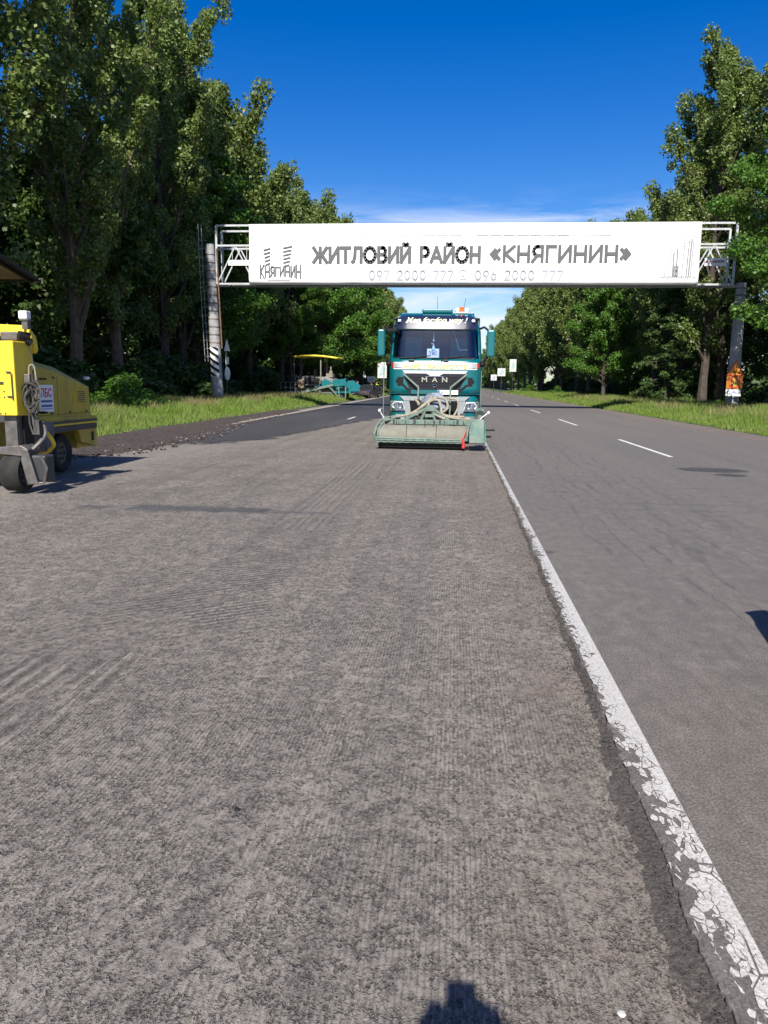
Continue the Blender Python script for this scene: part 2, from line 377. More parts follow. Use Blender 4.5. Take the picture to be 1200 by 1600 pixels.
def paint_mat():
    t = NT('worn_road_paint'); p = t.pos(); X, Y, _ = t.xy()
    u = t.rng(X, .735, .885, 0, 1)                       # 0 at the crumbled edge, 1 along the sound edge
    n = t.noise(p, 38, 4, .6); n2 = t.noise(t.map(p, (1, .5, 1)), 2.6, 3, .6)
    pw = t.map(p, (1.5, .85, 1)); wv = t.new('ShaderNodeVectorMath', operation='ADD'); t.link(pw, wv.inputs[0]); nv = t.new('ShaderNodeTexNoise'); nv.inputs['Scale'].default_value = 20
    t.link(p, nv.inputs['Vector']); sc_ = t.new('ShaderNodeVectorMath', operation='SCALE'); t.link(nv.outputs['Color'], sc_.inputs[0]); sc_.inputs['Scale'].default_value = .035; t.link(sc_.outputs[0], wv.inputs[1]); pw = wv.outputs[0]
    cell = t.vor(pw, 27, 'F1', 1); sc2 = t.new('ShaderNodeSeparateColor'); t.link(cell, sc2.inputs[0]); edge = t.vor(pw, 27, 'DISTANCE_TO_EDGE')
    k = t.math('ADD', t.math('MULTIPLY', u, 1.5), t.math('MULTIPLY', t.math('SUBTRACT', sc2.outputs[0], .5), .9))
    k = t.math('ADD', k, t.math('MULTIPLY', t.math('SUBTRACT', n2, .5), 2.6)); k = t.math('ADD', k, t.math('MULTIPLY', t.math('SUBTRACT', n, .5), .25))
    k = t.math('SUBTRACT', k, t.rng(Y, 4.5, 8.5, 0, .5)); keep = t.rng(k, .50, .54)
    gap = t.math('MAXIMUM', t.rng(edge, .05, .085), t.rng(t.math('ADD', k, t.math('MULTIPLY', n, .3)), .95, 1.1))
    a = t.math('MULTIPLY', keep, gap); crack = t.rng(t.vor(t.map(p, (1, .6, 1)), 6, 'DISTANCE_TO_EDGE'), .006, .016)
    a = t.math('MULTIPLY', a, t.math('MAXIMUM', crack, t.rng(n2, .42, .5)))
    a = t.math('MULTIPLY', a, t.rng(t.noise(p, 75, 4, .7), .33, .39))
    f = t.noise(p, 100, 3, .6); c = t.mix(t.rng(f, .35, .65), (.36, .345, .32), (.58, .565, .54)); c = t.mix(t.rng(n2, .4, .65, 0, .3), c, (.33, .31, .28))
    return t.set(color=c, rough=.7, alpha=a, normal=t.bump(f, .003, .6))
M_old, M_mill, M_new = asphalt_old(), asphalt_milled(), asphalt_new()
M_paint = paint_mat(); M_verge = verge_mat()
M_soil = soil('dark_milling_rubble', (.032, .024, .021), (.085, .066, .056), 9)
M_gravel = soil('brown_gravel_shoulder', (.12, .10, .085), (.2, .165, .14), 12)
M_lip = soil('broken_asphalt_edge', (.06, .051, .045), (.20, .175, .155), 60)
M_dash = mat('lane_paint', (.62, .61, .58), .7, var=.12, vs=9, dirt=.35, dirtcol=(.2, .19, .18), bump=.002, bs=90)

# ------------------------------------------------------------------ setting
def fnoise(a, b, k=0): return noise.noise(Vector((a, b, k*7.3)))
def struct(name, mb, m_, **k):
    o = mb.build(name, m_, **k); o['kind'] = 'structure'; return o
g = MB(); n_ = 60
g.grid(lambda u, v: ((u-.5)*5000, -300+v*4500, -.16), 10, 10)
struct('ground', g, M_verge)
# milled carriageway
g = MB(); ys = np.concatenate([np.linspace(-12, 40, 53), np.linspace(50, 620, 20)])
def strip(g, ys, xa, xb, z, zb=None):
    o = len(g.v); vs = []
    for i, y in enumerate(ys):
        a = xa(y) if callable(xa) else xa; b = xb(y) if callable(xb) else xb
        vs += [(a, y, z), (b, y, z if zb is None else zb)]
    g.add(vs, [(2*i, 2*i+1, 2*i+3, 2*i+2) for i in range(len(ys)-1)])
strip(g, ys, lambda y: -9.3-.5*max(0, 1-y/30), .97, -.035)
struct('milled_carriageway', g, M_mill, fix=False)
# sound carriageway: slab with a ragged broken left edge
def edge_x(y):
    base = float(np.interp(y, [1.8, 3.4, 5, 9, 14], [.745, .765, .78, .82, .83])); a = .028
    return base+a*fnoise(y*2.1, 0)+a*.7*fnoise(y*7.3, 3)+.014*fnoise(y*23, 5)+.006*fnoise(y*60, 2)
g = MB(); ysr = np.concatenate([np.linspace(-2, 12, 900), np.linspace(12.02, 30, 300), np.linspace(31, 620, 90)])
vs = []
for y in ysr:
    e0 = edge_x(y); vs += [(e0-.008, y, -.045), (e0, y, -.006-.006*abs(fnoise(y*11, 1))), (e0+.014, y, .0), (9.45, y, .0)]
g.add(vs, [(4*i+k, 4*i+k+1, 4*i+k+5, 4*i+k+4) for i in range(len(ysr)-1) for k in range(3)])
struct('sound_carriageway', g, M_old, fix=False)
g = MB(); g.grid(lambda u, v: (-9.6+u*19, -60+v*58.01, -.012), 2, 2); struct('carriageway_behind', g, M_old, fix=False)
# crumbled ramp at the foot of the slab edge
g = MB(); yl = np.linspace(-1, 11, 700); vs = []
for y in yl:
    e0 = edge_x(y)-.004; wv = float(np.interp(y, [0, 3.0, 3.6, 5, 11], [.11, .085, .045, .03, .02]))*(1+.35*fnoise(y*3, 8)+.25*fnoise(y*13, 4))
    for k in range(7):
        t_ = k/6; z = -.034+.022*(t_**1.3)+(.009*fnoise(y*22, k*2.7, 2)+.006*fnoise(y*55, k*5, 6) if 0 < k < 6 else -.002)
        vs.append((e0-wv*(1-t_)+.012*fnoise(y*18, k)*(k < 6), y, z))
g.add(vs, [(7*i+k, 7*i+k+1, 7*i+k+8, 7*i+k+7) for i in range(len(yl)-1) for k in range(6)])
struct('crumbled_edge', g, M_lip, fix=False, smooth=True)
# fresh asphalt lane
g = MB(); pl = [(17.2, -6.2), (18.2, -5.6), (20, -5.0), (23, -4.5), (28, -3.9), (34, -3.1), (41, -2.4), (48, -1.6), (60, .3), (61, .62), (420, .62)]
yy = np.concatenate([np.linspace(17.2, 62, 180), np.linspace(63, 420, 20)])
py = [a for a, b in pl]; px = [b for a, b in pl]
vs = []
for y in yy:
    xr = float(np.interp(y, py, px))+(.28*fnoise(y*.9, 0, 3)+.1*fnoise(y*4, 2, 3) if y < 60 else 0)
    xl = -8.35+.03*fnoise(y*2, 5) if y > 24 else -8.35+1.1*((24-y)/7)**2+.1*fnoise(y*3, 5)
    vs += [(xl, y, -.034), (xl+.02, y, -.028), (xr-1.3, y, -.028), (xr, y, -.031)]
g.add(vs, [(4*i+k, 4*i+k+1, 4*i+k+5, 4*i+k+4) for i in range(len(yy)-1) for k in range(3)])
fa = struct('fresh_asphalt_lane', g, M_new, fix=False)
at_ = fa.data.attributes.new('cover', 'FLOAT', 'POINT'); cov = []
for y in yy: q = min(1, max(0, (y-17.4)/4)); cov += [q, q, q, (0 if y < 60 else 1)]
at_.data.foreach_set('value', cov)
# pale old edge strip beside it
g = MB(); yy = np.linspace(27, 110, 160); vs = []
for y in yy: vs += [(-8.62+.05*fnoise(y*1.3, 2), y, -.008), (-8.27+.05*fnoise(y*1.1, 4), y, -.008)]
g.add(vs, [(2*i, 2*i+1, 2*i+3, 2*i+2) for i in range(len(yy)-1)])
struct('pale_edge_strip', g, mat('dusty_edge_concrete', (.30, .26, .22), .9, var=.3, vs=3), fix=False)
# rubble strip at the left edge: bumpy low bank
g = MB(); ny, nx = 240, 34
def rub(u, v):
    y = 14+v*30; w0 = -10.15+.25*fnoise(y*.5, 1); w1 = float(np.interp(y, [14, 16.5, 21, 26, 32, 44], [-8.6, -7.3, -6.9, -7.6, -8.3, -8.7]))+.22*fnoise(y*1.4, 7)+.1*fnoise(y*5, 7)
    x = w0+(w1-w0)*u; e_ = math.sin(PI*min(1, u*1.02)); 
    return (x, y, -.04+.005+e_*(.035+.05*max(0, fnoise(x*3, y*3))+.05*fnoise(x*9, y*9)+.018*fnoise(x*26, y*26))*(1 if u < .98 else 0)+.03*(1-u))
g.grid(rub, nx, ny); struct('rubble_bank', g, M_soil, smooth=True, fix=False)
# verges: low banks
def verge(name, xs, zs, seed):
    g = MB(); Y = np.concatenate([np.linspace(-30, 140, 250), np.linspace(143, 640, 60)]); vs = []
    for y in Y:
        for k, (x, z) in enumerate(zip(xs, zs)):
            vs.append((x+(.14*fnoise(y*.55, seed)+.08*fnoise(y*2.3, seed) if k == 0 else 0), y, z+(.04*fnoise(x*.6, y*.6, seed) if k > 0 else 0)))
    n = len(xs); g.add(vs, [(n*i+k, n*i+k+1, n*i+n+k+1, n*i+n+k) for i in range(len(Y)-1) for k in range(n-1)])
    return struct(name, g, M_verge, smooth=True, fix=True)
LX = [-9.75, -10.2, -11.2, -13, -15, -18, -24, -40]; LZ = [-.09, .02, .06, .10, .13, .15, .12, -.05]
RX = [10.25, 10.7, 11.6, 13, 15, 18, 24, 40]; RZ = [-.09, .01, .05, .10, .14, .15, .12, -.05]
verge('verge_left', LX, LZ, 1); verge('verge_right', RX, RZ, 2)
g = MB(); Y = np.linspace(-10, 620, 500); vs = []
for y in Y:
    a = 9.15+.12*fnoise(y*.5, 9)+.05*fnoise(y*2.4, 9); vs += [(a, y, .001), (a+.06, y, .006), (10.3, y, .004), (10.7, y, -.06)]
g.add(vs, [(4*i+k, 4*i+k+1, 4*i+k+5, 4*i+k+4) for i in range(len(Y)-1) for k in range(3)])
struct('gravel_shoulder', g, M_gravel, fix=False)
# paint: the worn centre line and the lane dashes
g = MB(); yy = np.linspace(-1.5, 420, 900); strip(g, yy, lambda y: max(edge_x(y)+.004, .70), .9, .004)
struct('centre_line_marking', g, M_paint, fix=False)
g = MB()
for k in range(-1, 26):
    y0 = 18.0+k*13.75
    g.grid(lambda u, v: (4.90+u*.11, y0+v*5.7, .004), 1, 8)
struct('lane_dash_marking', g, M_dash, fix=False)
g = MB()
g.add([(-5.0+.9*math.cos(a)*.4, 0, 0) for a in (0, 1, 2)], [(0, 1, 2)]) if False else None
for k in range(5):
    y0 = 34+k*14; g.grid(lambda u, v: (-4.75+u*.11, y0+v*2.6, -.008), 1, 4)
struct('new_lane_marking', g, M_dash, fix=False)
# the sunken dark manhole-sized patches on the right lane
g = MB()
def blob(g, cx, cy, rx, ry, z, seed):
    vs = [(cx, cy, z)]+[(cx+rx*math.cos(a)*(1+.3*fnoise(math.cos(a)*1.5, math.sin(a)*1.5, seed)), cy+ry*math.sin(a)*(1+.35*fnoise(math.cos(a)*2, math.sin(a)*2, seed+3)), z) for a in np.linspace(0, 2*PI, 25)[:-1]]
    g.add(vs, [(0, i, i % 24+1) for i in range(1, 25)])
M_patch = mat('dark_tar_patch', (.05, .048, .048), .75, var=.4, vs=8, bump=.01, bs=30)
blob(g, 5.0, 15.3, .62, .42, .004, 1); blob(g, 5.05, 14.45, .25, .22, .004, 4)
struct('tar_patch', g, M_patch, fix=False)

# ------------------------------------------------------------------ loose stones
M_chip = mat('black_asphalt_chip', (.012, .012, .014), .5, var=.3, bump=.004)
M_chip2 = mat('white_paint_chip', (.5, .49, .46), .8, var=.2)
def stone(name, c, r, m_, seed, fl=.55):
    g = MB(); g.ball((0, 0, 0), 1, 10)
    g.v = [(a*r*(1+.35*fnoise(a*1.7, b*1.7, seed+c_)), b*r*(1+.3*fnoise(b*1.9, a, seed)), c_*r*fl*(1+.2*fnoise(a, b, seed))) for a, b, c_ in g.v]
    return g.build(name, m_, loc=(c[0], c[1], c[2]+r*fl*.6))
tag(stone('asphalt_chip', (-.78, 2.63, -.035), .012, M_chip, 1), 'small shiny black asphalt chip lying alone on the milled road', 'stone')
tag(stone('paint_chip', (.475, 1.80, -.035), .012, M_chip2, 2, .3), 'white paint chip lying left of the broken white line', 'paint chip')
# rubble crumbs along the bank and the crumbled edge (nobody could count them)
def crumbs(name, pts, rs, m_):
    ico = MB().ball((0, 0, 0), 1, 5); base = np.array(ico.v); F = [f if len(f) == 4 else (f[0], f[1], f[2], f[2]) for f in ico.f]
    g = MB()
    for (x, y, z), r in zip(pts, rs):
        k = 1+.4*(rng.random(base.shape[0])-.5); g.add(base*np.array([r, r*rng.uniform(.7, 1.2), r*.6])*k[:, None]+[x, y, z], ico.f)
    o = g.build(name, m_, fix=False, kind='stuff'); return o
P = []; Q = []
for _ in range(1500):
    y = 14.5+26*rng.random()**1.5; u = rng.random()**.8; w1 = float(np.interp(y, [14, 16.5, 21, 26, 32, 44], [-8.3, -6.7, -6.6, -7.4, -8.1, -8.6])); x = -10.1+(w1+10.1)*u
    P.append((x, y, -.02+.03*rng.random())); Q.append(rng.uniform(.012, .05))
o = crumbs('loose_rubble', P[:1100], Q[:1100], M_soil); tag(o, 'dark crumbs of milled asphalt scattered along the left verge edge', 'rubble')
o = crumbs('pale_rubble', P[1100:], [q*.6 for q in Q[1100:]], mat('pale_gravel', (.33, .29, .25), .9, var=.35)); tag(o, 'pale gravel pieces strewn among the dark rubble behind the milling machine', 'gravel')
P = []; Q = []
for _ in range(2600):
    y = 1.2+9*rng.random()**1.6; e0 = edge_x(y); x = e0-.005-abs(rng.normal(0, .07)); P.append((x, y, -.031+(.016 if x > e0-.05 else 0))); Q.append(rng.uniform(.0015, .005)*(1.8 if rng.random() < .12 else 1))
o = crumbs('edge_grit', P, Q, M_lip); tag(o, 'grit crumbled off the broken edge under the white line', 'grit')

# ------------------------------------------------------------------ grass
def grass_mat(name, a, b_, tip):
    t = NT(name); isl = t.new('ShaderNodeNewGeometry').outputs['Random Per Island']; p = t.pos()
    g_ = t.noise(p, .5, 3); c = t.mix(isl, a, b_); c = t.mix(t.rng(g_, .4, .65, 0, .5), c, tip)
    d = t.new('ShaderNodeBsdfDiffuse'); t.link(c, d.inputs[0]); tr = t.new('ShaderNodeBsdfTranslucent'); t.link(c, tr.inputs[0])
    mx = t.new('ShaderNodeMixShader'); mx.inputs[0].default_value = .42; t.link(d.outputs[0], mx.inputs[1]); t.link(tr.outputs[0], mx.inputs[2])
    t.link(mx.outputs[0], t.out.inputs[0]); return t.m
M_grass = grass_mat('meadow_grass', (.12, .21, .035), (.24, .34, .07), (.30, .32, .13))
M_seed = grass_mat('grass_seed_heads', (.24, .21, .10), (.34, .28, .15), (.3, .28, .14))
def blades(name, n, fx, m_, label, sc=1.0):
    x, y, hgt, wd = fx(n); n = len(x)
    zb = np.interp(np.abs(x), np.abs(LX), LZ)-.03
    a = rng.uniform(0, 2*PI, n); lean = rng.uniform(.05, .55, n)*hgt; la = rng.uniform(0, 2*PI, n)
    dx, dy = np.cos(a)*wd/2, np.sin(a)*wd/2; lx, ly = np.cos(la)*lean, np.sin(la)*lean
    V = np.empty((n, 6, 3))
    for k, (t_, w_) in enumerate(((0, 1), (.55, .8), (1, .12))):
        q = t_**2
        V[:, 2*k] = np.stack([x-dx*w_+lx*q, y-dy*w_+ly*q, zb+hgt*t_*(1-.12*t_)], 1); V[:, 2*k+1] = np.stack([x+dx*w_+lx*q, y+dy*w_+ly*q, zb+hgt*t_*(1-.12*t_)], 1)
    b = (np.arange(n)*6)[:, None]; F = np.concatenate([b+np.array([0, 1, 3, 2]), b+np.array([2, 3, 5, 4])], 1).reshape(-1, 4)
    me = np_mesh(name, V.reshape(-1, 3), F, m_); o = bpy.data.objects.new(name, me); COL.objects.link(o); o['kind'] = 'stuff'
    return tag(o, label, 'grass')
def vn(x, y, s_):   # cheap smooth patchiness
    return .5+.25*np.sin(x*1.3*s_+1.7*np.sin(y*.7*s_))+.25*np.sin(y*1.1*s_+2.1*np.sin(x*.9*s_+1))
def side(sign, x0, x1, y0, y1, tall=1.0):
    def f(n):
        y = y0*(y1/y0)**rng.random(n); x = x0+(x1-x0)*rng.random(n)**.85
        e = np.clip((x-x0)/2.2, 0, 1); h = (.13+.42*e*tall)*(.55+.75*vn(x, y, 1.0))*rng.uniform(.6, 1.25, n)
        w = .010+.0007*y*rng.uniform(.7, 1.3, n); jag = .25*np.sin(y*.8)+.18*np.sin(y*2.7+1); keep = x > x0+jag*.5+.1
        return sign*x[keep], y[keep], h[keep], w[keep]
    return f
blades('grass_left', 150000, side(-1, 9.85, 18.5, 13.5, 150), M_grass, 'bright green tall grass on the left verge below the trees')
blades('grass_right', 150000, side(1, 10.35, 18.5, 20, 170), M_grass, 'bright green grass on the right verge below the poplars')
def seedf(sign, x0, x1, y0, y1):
    def f(n):
        y = y0*(y1/y0)**rng.random(n); x = x0+(x1-x0)*rng.random(n); k = vn(x, y, .8) > .5; x, y = x[k], y[k]
        return sign*x, y, rng.uniform(.5, .85, len(x)), .012+.0006*y
    return f
blades('grass_seed_heads_left', 16000, seedf(-1, 12, 17.5, 22, 90), M_seed, 'tan seed heads standing above the left verge grass around the pillar')
blades('grass_seed_heads_right', 7000, seedf(1, 12, 17, 25, 90), M_seed, 'tan seed heads standing above the right verge grass')

# ------------------------------------------------------------------ trees
def leaf_mat(name, a, b_, trans=.35, gloss=.35):
    t = NT(name); isl = t.new('ShaderNodeNewGeometry').outputs['Random Per Island']
    ob = t.new('ShaderNodeObjectInfo').outputs['Random']; p = t.pos(); g_ = t.noise(p, .45, 3)
    c = t.mix(isl, a, b_); c = t.mix(t.rng(g_, .35, .7, 0, .45), c, tuple(v*.75 for v in b_)); c = t.mix(t.math('MULTIPLY', ob, .35), c, (a[0]*1.3, a[1]*.95, a[2]*.8))
    t.set(color=c, rough=.45, spec=gloss)
    tr = t.new('ShaderNodeBsdfTranslucent'); t.link(t.mix(.5, c, (.12, .2, .02)), tr.inputs[0])
    mx = t.new('ShaderNodeMixShader'); mx.inputs[0].default_value = trans; t.link(t.b.outputs[0], mx.inputs[1]); t.link(tr.outputs[0], mx.inputs[2])
    t.link(mx.outputs[0], t.out.inputs[0]); return t.m
M_pop = leaf_mat('poplar_leaves', (.10, .165, .036), (.25, .32, .09), .42, .5)
M_rob = leaf_mat('robinia_leaves', (.05, .14, .018), (.12, .24, .035), .35, .3)
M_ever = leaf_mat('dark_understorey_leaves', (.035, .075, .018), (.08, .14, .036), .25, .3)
M_bark = mat('grey_brown_bark', (.065, .052, .04), .9, var=.45, vs=3.5, bump=.03, bs=14)
M_bark2 = mat('pale_bark', (.12, .09, .06), .9, var=.4, vs=3, bump=.02, bs=14)
def leaf_cloud(C, rad, n, size, up=.35, flat=1.0, droop=0.0):
    """n leaves spread over clumps C (centres) with radii rad"""
    idx = rng.integers(0, len(C), n); d = rng.normal(0, 1, (n, 3)); d /= np.linalg.norm(d, axis=1)[:, None]
    r = rng.random(n)**.45; P = C[idx]+d*(r*rad[idx])[:, None]*np.array([1, 1, flat]); P[:, 2] -= droop*rng.random(n)*rad[idx]
    nrm = d*.7+rng.normal(0, .75, (n, 3))+np.array([0, -.1, up]); nrm /= np.linalg.norm(nrm, axis=1)[:, None]
    t1 = np.cross(nrm, rng.normal(0, 1, (n, 3))); t1 /= np.linalg.norm(t1, axis=1)[:, None]; t2 = np.cross(nrm, t1)
    s_ = size*rng.uniform(.6, 1.3, n)[:, None]; V = np.empty((n, 4, 3))
    V[:, 0] = P-t1*s_*.6; V[:, 1] = P+t2*s_*.42-t1*s_*.05; V[:, 2] = P+t1*s_*.62; V[:, 3] = P-t2*s_*.42-t1*s_*.05
    F = (np.arange(n)*4)[:, None]+np.arange(4)
    return V.reshape(-1, 3), F
def tree_proto(name, seed, H, base, Rc, limbs, nleaf, lsize, style, mleaf, r0=.3, crad=.75, bark=None):
    rs = random.Random(seed); g = MB(); C = []; RR = []
    wob = [(rs.uniform(-.25, .25), rs.uniform(-.25, .25)) for _ in range(8)]
    def tp(t): k = t*6.99; i = int(k); f = k-i; a, b = wob[i], wob[i+1]; s_ = min(1, t*4); return Vector(((a[0]*(1-f)+b[0]*f)*s_, (a[1]*(1-f)+b[1]*f)*s_, H*t))
    ts = [i/12 for i in range(12)]+[.98]
    g.tube([tp(t) for t in ts], [r0*(1.25 if t == 0 else 1)*(1-t)**.85+.015 for t in ts], 9)
    for i in range(limbs):
        u = (i+.5)/limbs; t = base+(1-base)*(u**.9)*.95; az = i*2.4+rs.uniform(-.5, .5)
        if style == 'poplar': prof = (math.sin(PI*min(1, .18+u*.86))**.7)*(1-.25*u); el = R(rs.uniform(42, 66)); L = Rc*prof*rs.uniform(.45, 1.5)/math.cos(el)*.74
        elif style == 'round': prof = (math.sin(PI*min(1, .28+u*.68))**.6); el = R(rs.uniform(12, 48)); L = Rc*prof*rs.uniform(.8, 1.15)
        else: prof = (1-u)**.8+.08; el = R(rs.uniform(-12, 12)); L = Rc*prof*rs.uniform(.8, 1.1)
        p0 = tp(t); dv = Vector((math.cos(az)*math.cos(el), math.sin(az)*math.cos(el), math.sin(el))); pts = [p0]; q = p0.copy()
        for k in range(5):
            dv = (dv+Vector((rs.uniform(-.16, .16), rs.uniform(-.16, .16), .10 if style == 'poplar' else (.0 if style == 'round' else -.03)))).normalized(); q = q+dv*L/5; pts.append(q.copy())
        rb = max(.025, r0*(1-t)**.8*.5); g.tube(pts, [rb*(1-.17*k) for k in range(6)], 5)
        ns = max(3, int(L*1.25))
        for j in range(ns):
            f = .28+.72*(j+.5)/ns; k = min(4, int(f*5)); b = pts[k].lerp(pts[k+1], f*5-k)
            dd = (dv+Vector((rs.uniform(-1, 1), rs.uniform(-1, 1), rs.uniform(-.35, .75)))).normalized(); l2 = rs.uniform(.45, 1.0)*(.55+.22*L*(1-f)); e_ = b+dd*l2
            g.tube([b, e_], [.03*(1-.5*f), .01], 4); C.append(e_); RR.append(crad*rs.uniform(.6, 1.2)*(1-.25*u))
            if rs.random() < .5: C.append(b+Vector((rs.uniform(-.3, .3), rs.uniform(-.3, .3), rs.uniform(0, .4)))); RR.append(crad*rs.uniform(.4, .8))
        C.append(pts[-1]); RR.append(crad*rs.uniform(.6, 1.0))
    for k in range(5): C.append(tp(.9+.02*k)+Vector((rs.uniform(-.2, .2), rs.uniform(-.2, .2), 0))); RR.append(crad*.7)
    C = np.array([tuple(c) for c in C]); RR = np.array(RR)
    V, F = leaf_cloud(C, RR, nleaf, lsize, flat=1.15 if style == 'poplar' else (.7 if style == 'round' else .45), droop=.3)
    crown = np_mesh('crown', V, F, mleaf)
    o = thing(name, 'tree', 'tree', (0, 0, 0)); tr = g.build('trunk', bark or M_bark, o, smooth=True, fix=False)
    c = bpy.data.objects.new('crown', crown); COL.objects.link(c); c.parent = o
    return o
protos = {}
protos['pA'] = tree_proto('poplar_tree', 1, 24, .12, 5.8, 52, 50000, .16, 'poplar', M_pop, .32, .60, M_bark2)
protos['pB'] = tree_proto('poplar_tree', 2, 25, .09, 5.6, 54, 58000, .16, 'poplar', M_pop, .30, .64)
protos['pC'] = tree_proto('poplar_tree', 3, 22, .12, 5.0, 48, 46000, .21, 'poplar', M_pop, .28, .85)
protos['pD'] = tree_proto('poplar_tree', 4, 22, .08, 5.0, 44, 30000, .28, 'poplar', M_pop, .30, 1.05)
protos['rA'] = tree_proto('robinia_tree', 5, 14, .22, 4.6, 44, 60000, .125, 'round', M_rob, .22, .8)
protos['rB'] = tree_proto('robinia_tree', 6, 16, .10, 5.4, 48, 42000, .19, 'round', M_rob, .26, 1.0)
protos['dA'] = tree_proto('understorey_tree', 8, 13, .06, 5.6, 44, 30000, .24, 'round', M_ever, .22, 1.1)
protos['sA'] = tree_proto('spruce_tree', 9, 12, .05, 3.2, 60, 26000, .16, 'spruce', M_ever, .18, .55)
used = set()
def tree(k, x, y, sc, label, group=None, h=1.0, rz=None):
    p = protos[k]; z = float(np.interp(abs(x), [9, 18, 24, 60], [0, .14, .1, -.16]))-.05
    o = p if k not in used else dup(p); used.add(k)
    o.location = (x, y, z); o.scale = (sc, sc, sc*h); o.rotation_euler = (0, 0, rz if rz is not None else random.uniform(0, 6.28))
    o['label'] = label
    if group: o['group'] = group
    elif 'group' in o: del o['group']
    return o
# left row
tree('pA', -18.2, 36.2, 1.0, 'big pale-barked poplar with forked trunk behind the yellow milling machine', rz=.6)
tree('pB', -19.3, 50.5, 1.08, 'tall poplar rising directly behind the left gantry pillar', rz=2.0)
tree('pB', -18.6, 28.0, 1.06, 'poplar at the left picture edge above the milling machine canopy', rz=4.0)
tree('pA', -19.4, 43.5, 1.08, 'poplar between the forked poplar and the gantry pillar', rz=3.3)
tree('rB', -20.2, 60, 1.15, 'bright green robinia showing over the left end of the banner', rz=1.0)
tree('rA', -17.6, 83, .95, 'low robinia behind the yellow roof of the paver', rz=1.0)
tree('rB', -15.6, 92, 1.05, 'lit green robinia behind the dark parked hatchback', rz=2.0)
tree('rB', -14.2, 112, 1.05, 'last bright robinia before the truck cab on the left side', rz=3.0)
GL = 'poplars in the left roadside row'; LL = 'tall narrow poplar in the dense row along the left verge'
for x, y, k, s_ in ((-18.8, 21, 'pB', 1), (-19, 13.5, 'pC', 1.1), (-18.5, 6, 'pC', 1.1), (-20.3, 57, 'pC', 1.2), (-19.8, 64.5, 'pC', 1.15), (-19.6, 73, 'pC', 1.08), (-18.4, 82, 'pC', 1.06), (-18.0, 90, 'pC', 1.05), (-17.4, 99, 'pD', 1.06), (-16.8, 108, 'pD', 1.08)):
    tree(k, x, y, s_, LL, GL)
for i in range(24):
    y = 117+i*11.5; tree('pD' if i % 4 else 'rB', -16.2+random.uniform(-.8, .8)+i*.12, y, random.uniform(.95, 1.12), LL, GL)
GB = 'dark trees behind the left row'
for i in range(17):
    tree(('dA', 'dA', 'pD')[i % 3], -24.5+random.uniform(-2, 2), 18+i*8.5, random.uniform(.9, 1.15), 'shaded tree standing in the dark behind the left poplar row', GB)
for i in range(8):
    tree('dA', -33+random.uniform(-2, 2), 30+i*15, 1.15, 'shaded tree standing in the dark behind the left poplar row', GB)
# right row
tree('rA', 17.2, 40.2, 1.08, 'bright robinia hanging over the right end of the gantry', rz=.4)
tree('pB', 18.4, 60, 1.03, 'tallest poplar on the right, above the gantry end', rz=1.1)
tree('pA', 19.6, 66, .95, 'broad poplar crown joined to the left side of the tallest right poplar', rz=1.9)
tree('pB', 20.6, 63, 1.0, 'poplar crown merging behind the tallest right poplar', rz=5.0)
tree('pA', 21.0, 52.5, .96, 'poplar at the right picture edge behind the robinia', rz=2.3)
tree('pC', 19.2, 69, .86, 'poplar whose round top shows just left of the tallest right poplar', rz=.4)
tree('sA', 16.6, 63, .85, 'dark spruce with drooping boughs in the shade right of the road', rz=.4)
tree('rB', 15.6, 84, .78, 'bright green robinia at the edge of the right poplar row', rz=.4)
GR = 'poplars in the right roadside row'; LR = 'leafy poplar in the dense row along the right verge'
for x, y, k, s_ in ((19, 77, 'pC', .86), (18.6, 86, 'pC', .90), (18, 95, 'pC', .94), (17.4, 104, 'pD', .97)):
    tree(k, x, y, s_, LR, GR)
for i in range(25):
    y = 113+i*11.5; tree('pD' if i % 5 else 'pC', 16.6+random.uniform(-.8, .8)-i*.02, y, random.uniform(.98, 1.1), LR, GR)
GC = 'dark trees behind the right row'
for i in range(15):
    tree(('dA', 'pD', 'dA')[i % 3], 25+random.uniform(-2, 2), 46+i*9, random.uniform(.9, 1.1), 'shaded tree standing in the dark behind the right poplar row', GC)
for k in list(protos):
    if k not in used: print('unused', k)
# shrubs
def shrub_proto(seed, nleaf, size, ml, name='shrub'):
    rs = random.Random(seed); C = []; RR = []; g = MB()
    for i in range(26):
        a = rs.uniform(0, 6.28); r = rs.random()**.5*1.25; z = 1.75*(1-(r/1.5)**2)*rs.uniform(.35, 1); p = Vector((r*math.cos(a), r*math.sin(a), z))
        C.append(tuple(p)); RR.append(rs.uniform(.3, .55)); g.tube([(p.x*.1, p.y*.1, 0), (p.x*.6, p.y*.6, z*.6), p], [.03, .02, .008], 4)
    V, F = leaf_cloud(np.array(C), np.array(RR), nleaf, size, flat=.9); o = thing(name, 'shrub', 'shrub')
    g.build('stem', M_bark, o, fix=False); c = bpy.data.objects.new('foliage', np_mesh('foliage', V, F, ml)); COL.objects.link(c); c.parent = o; return o
sh = shrub_proto(3, 9000, .10, M_rob); sh.location = (-14.4, 33, .05); sh.scale = (1.2, 1.2, .95); sh['label'] = 'bright green bush in the tall grass left of the gantry pillar'
sh2 = shrub_proto(4, 7000, .15, M_ever); first = True
for i in range(22):
    s_ = random.uniform(.9, 1.9); loc = (-19.5+random.uniform(-1.6, 1.2), 24+i*6.2, .05)
    o = sh2 if first else dup(sh2); first = False
    o.location = loc; o.scale = (s_*1.3, s_*1.3, s_); o.rotation_euler = (0, 0, random.uniform(0, 6)); o['label'] = 'dark bush growing under the left trees'; o['group'] = 'bushes under the left trees'
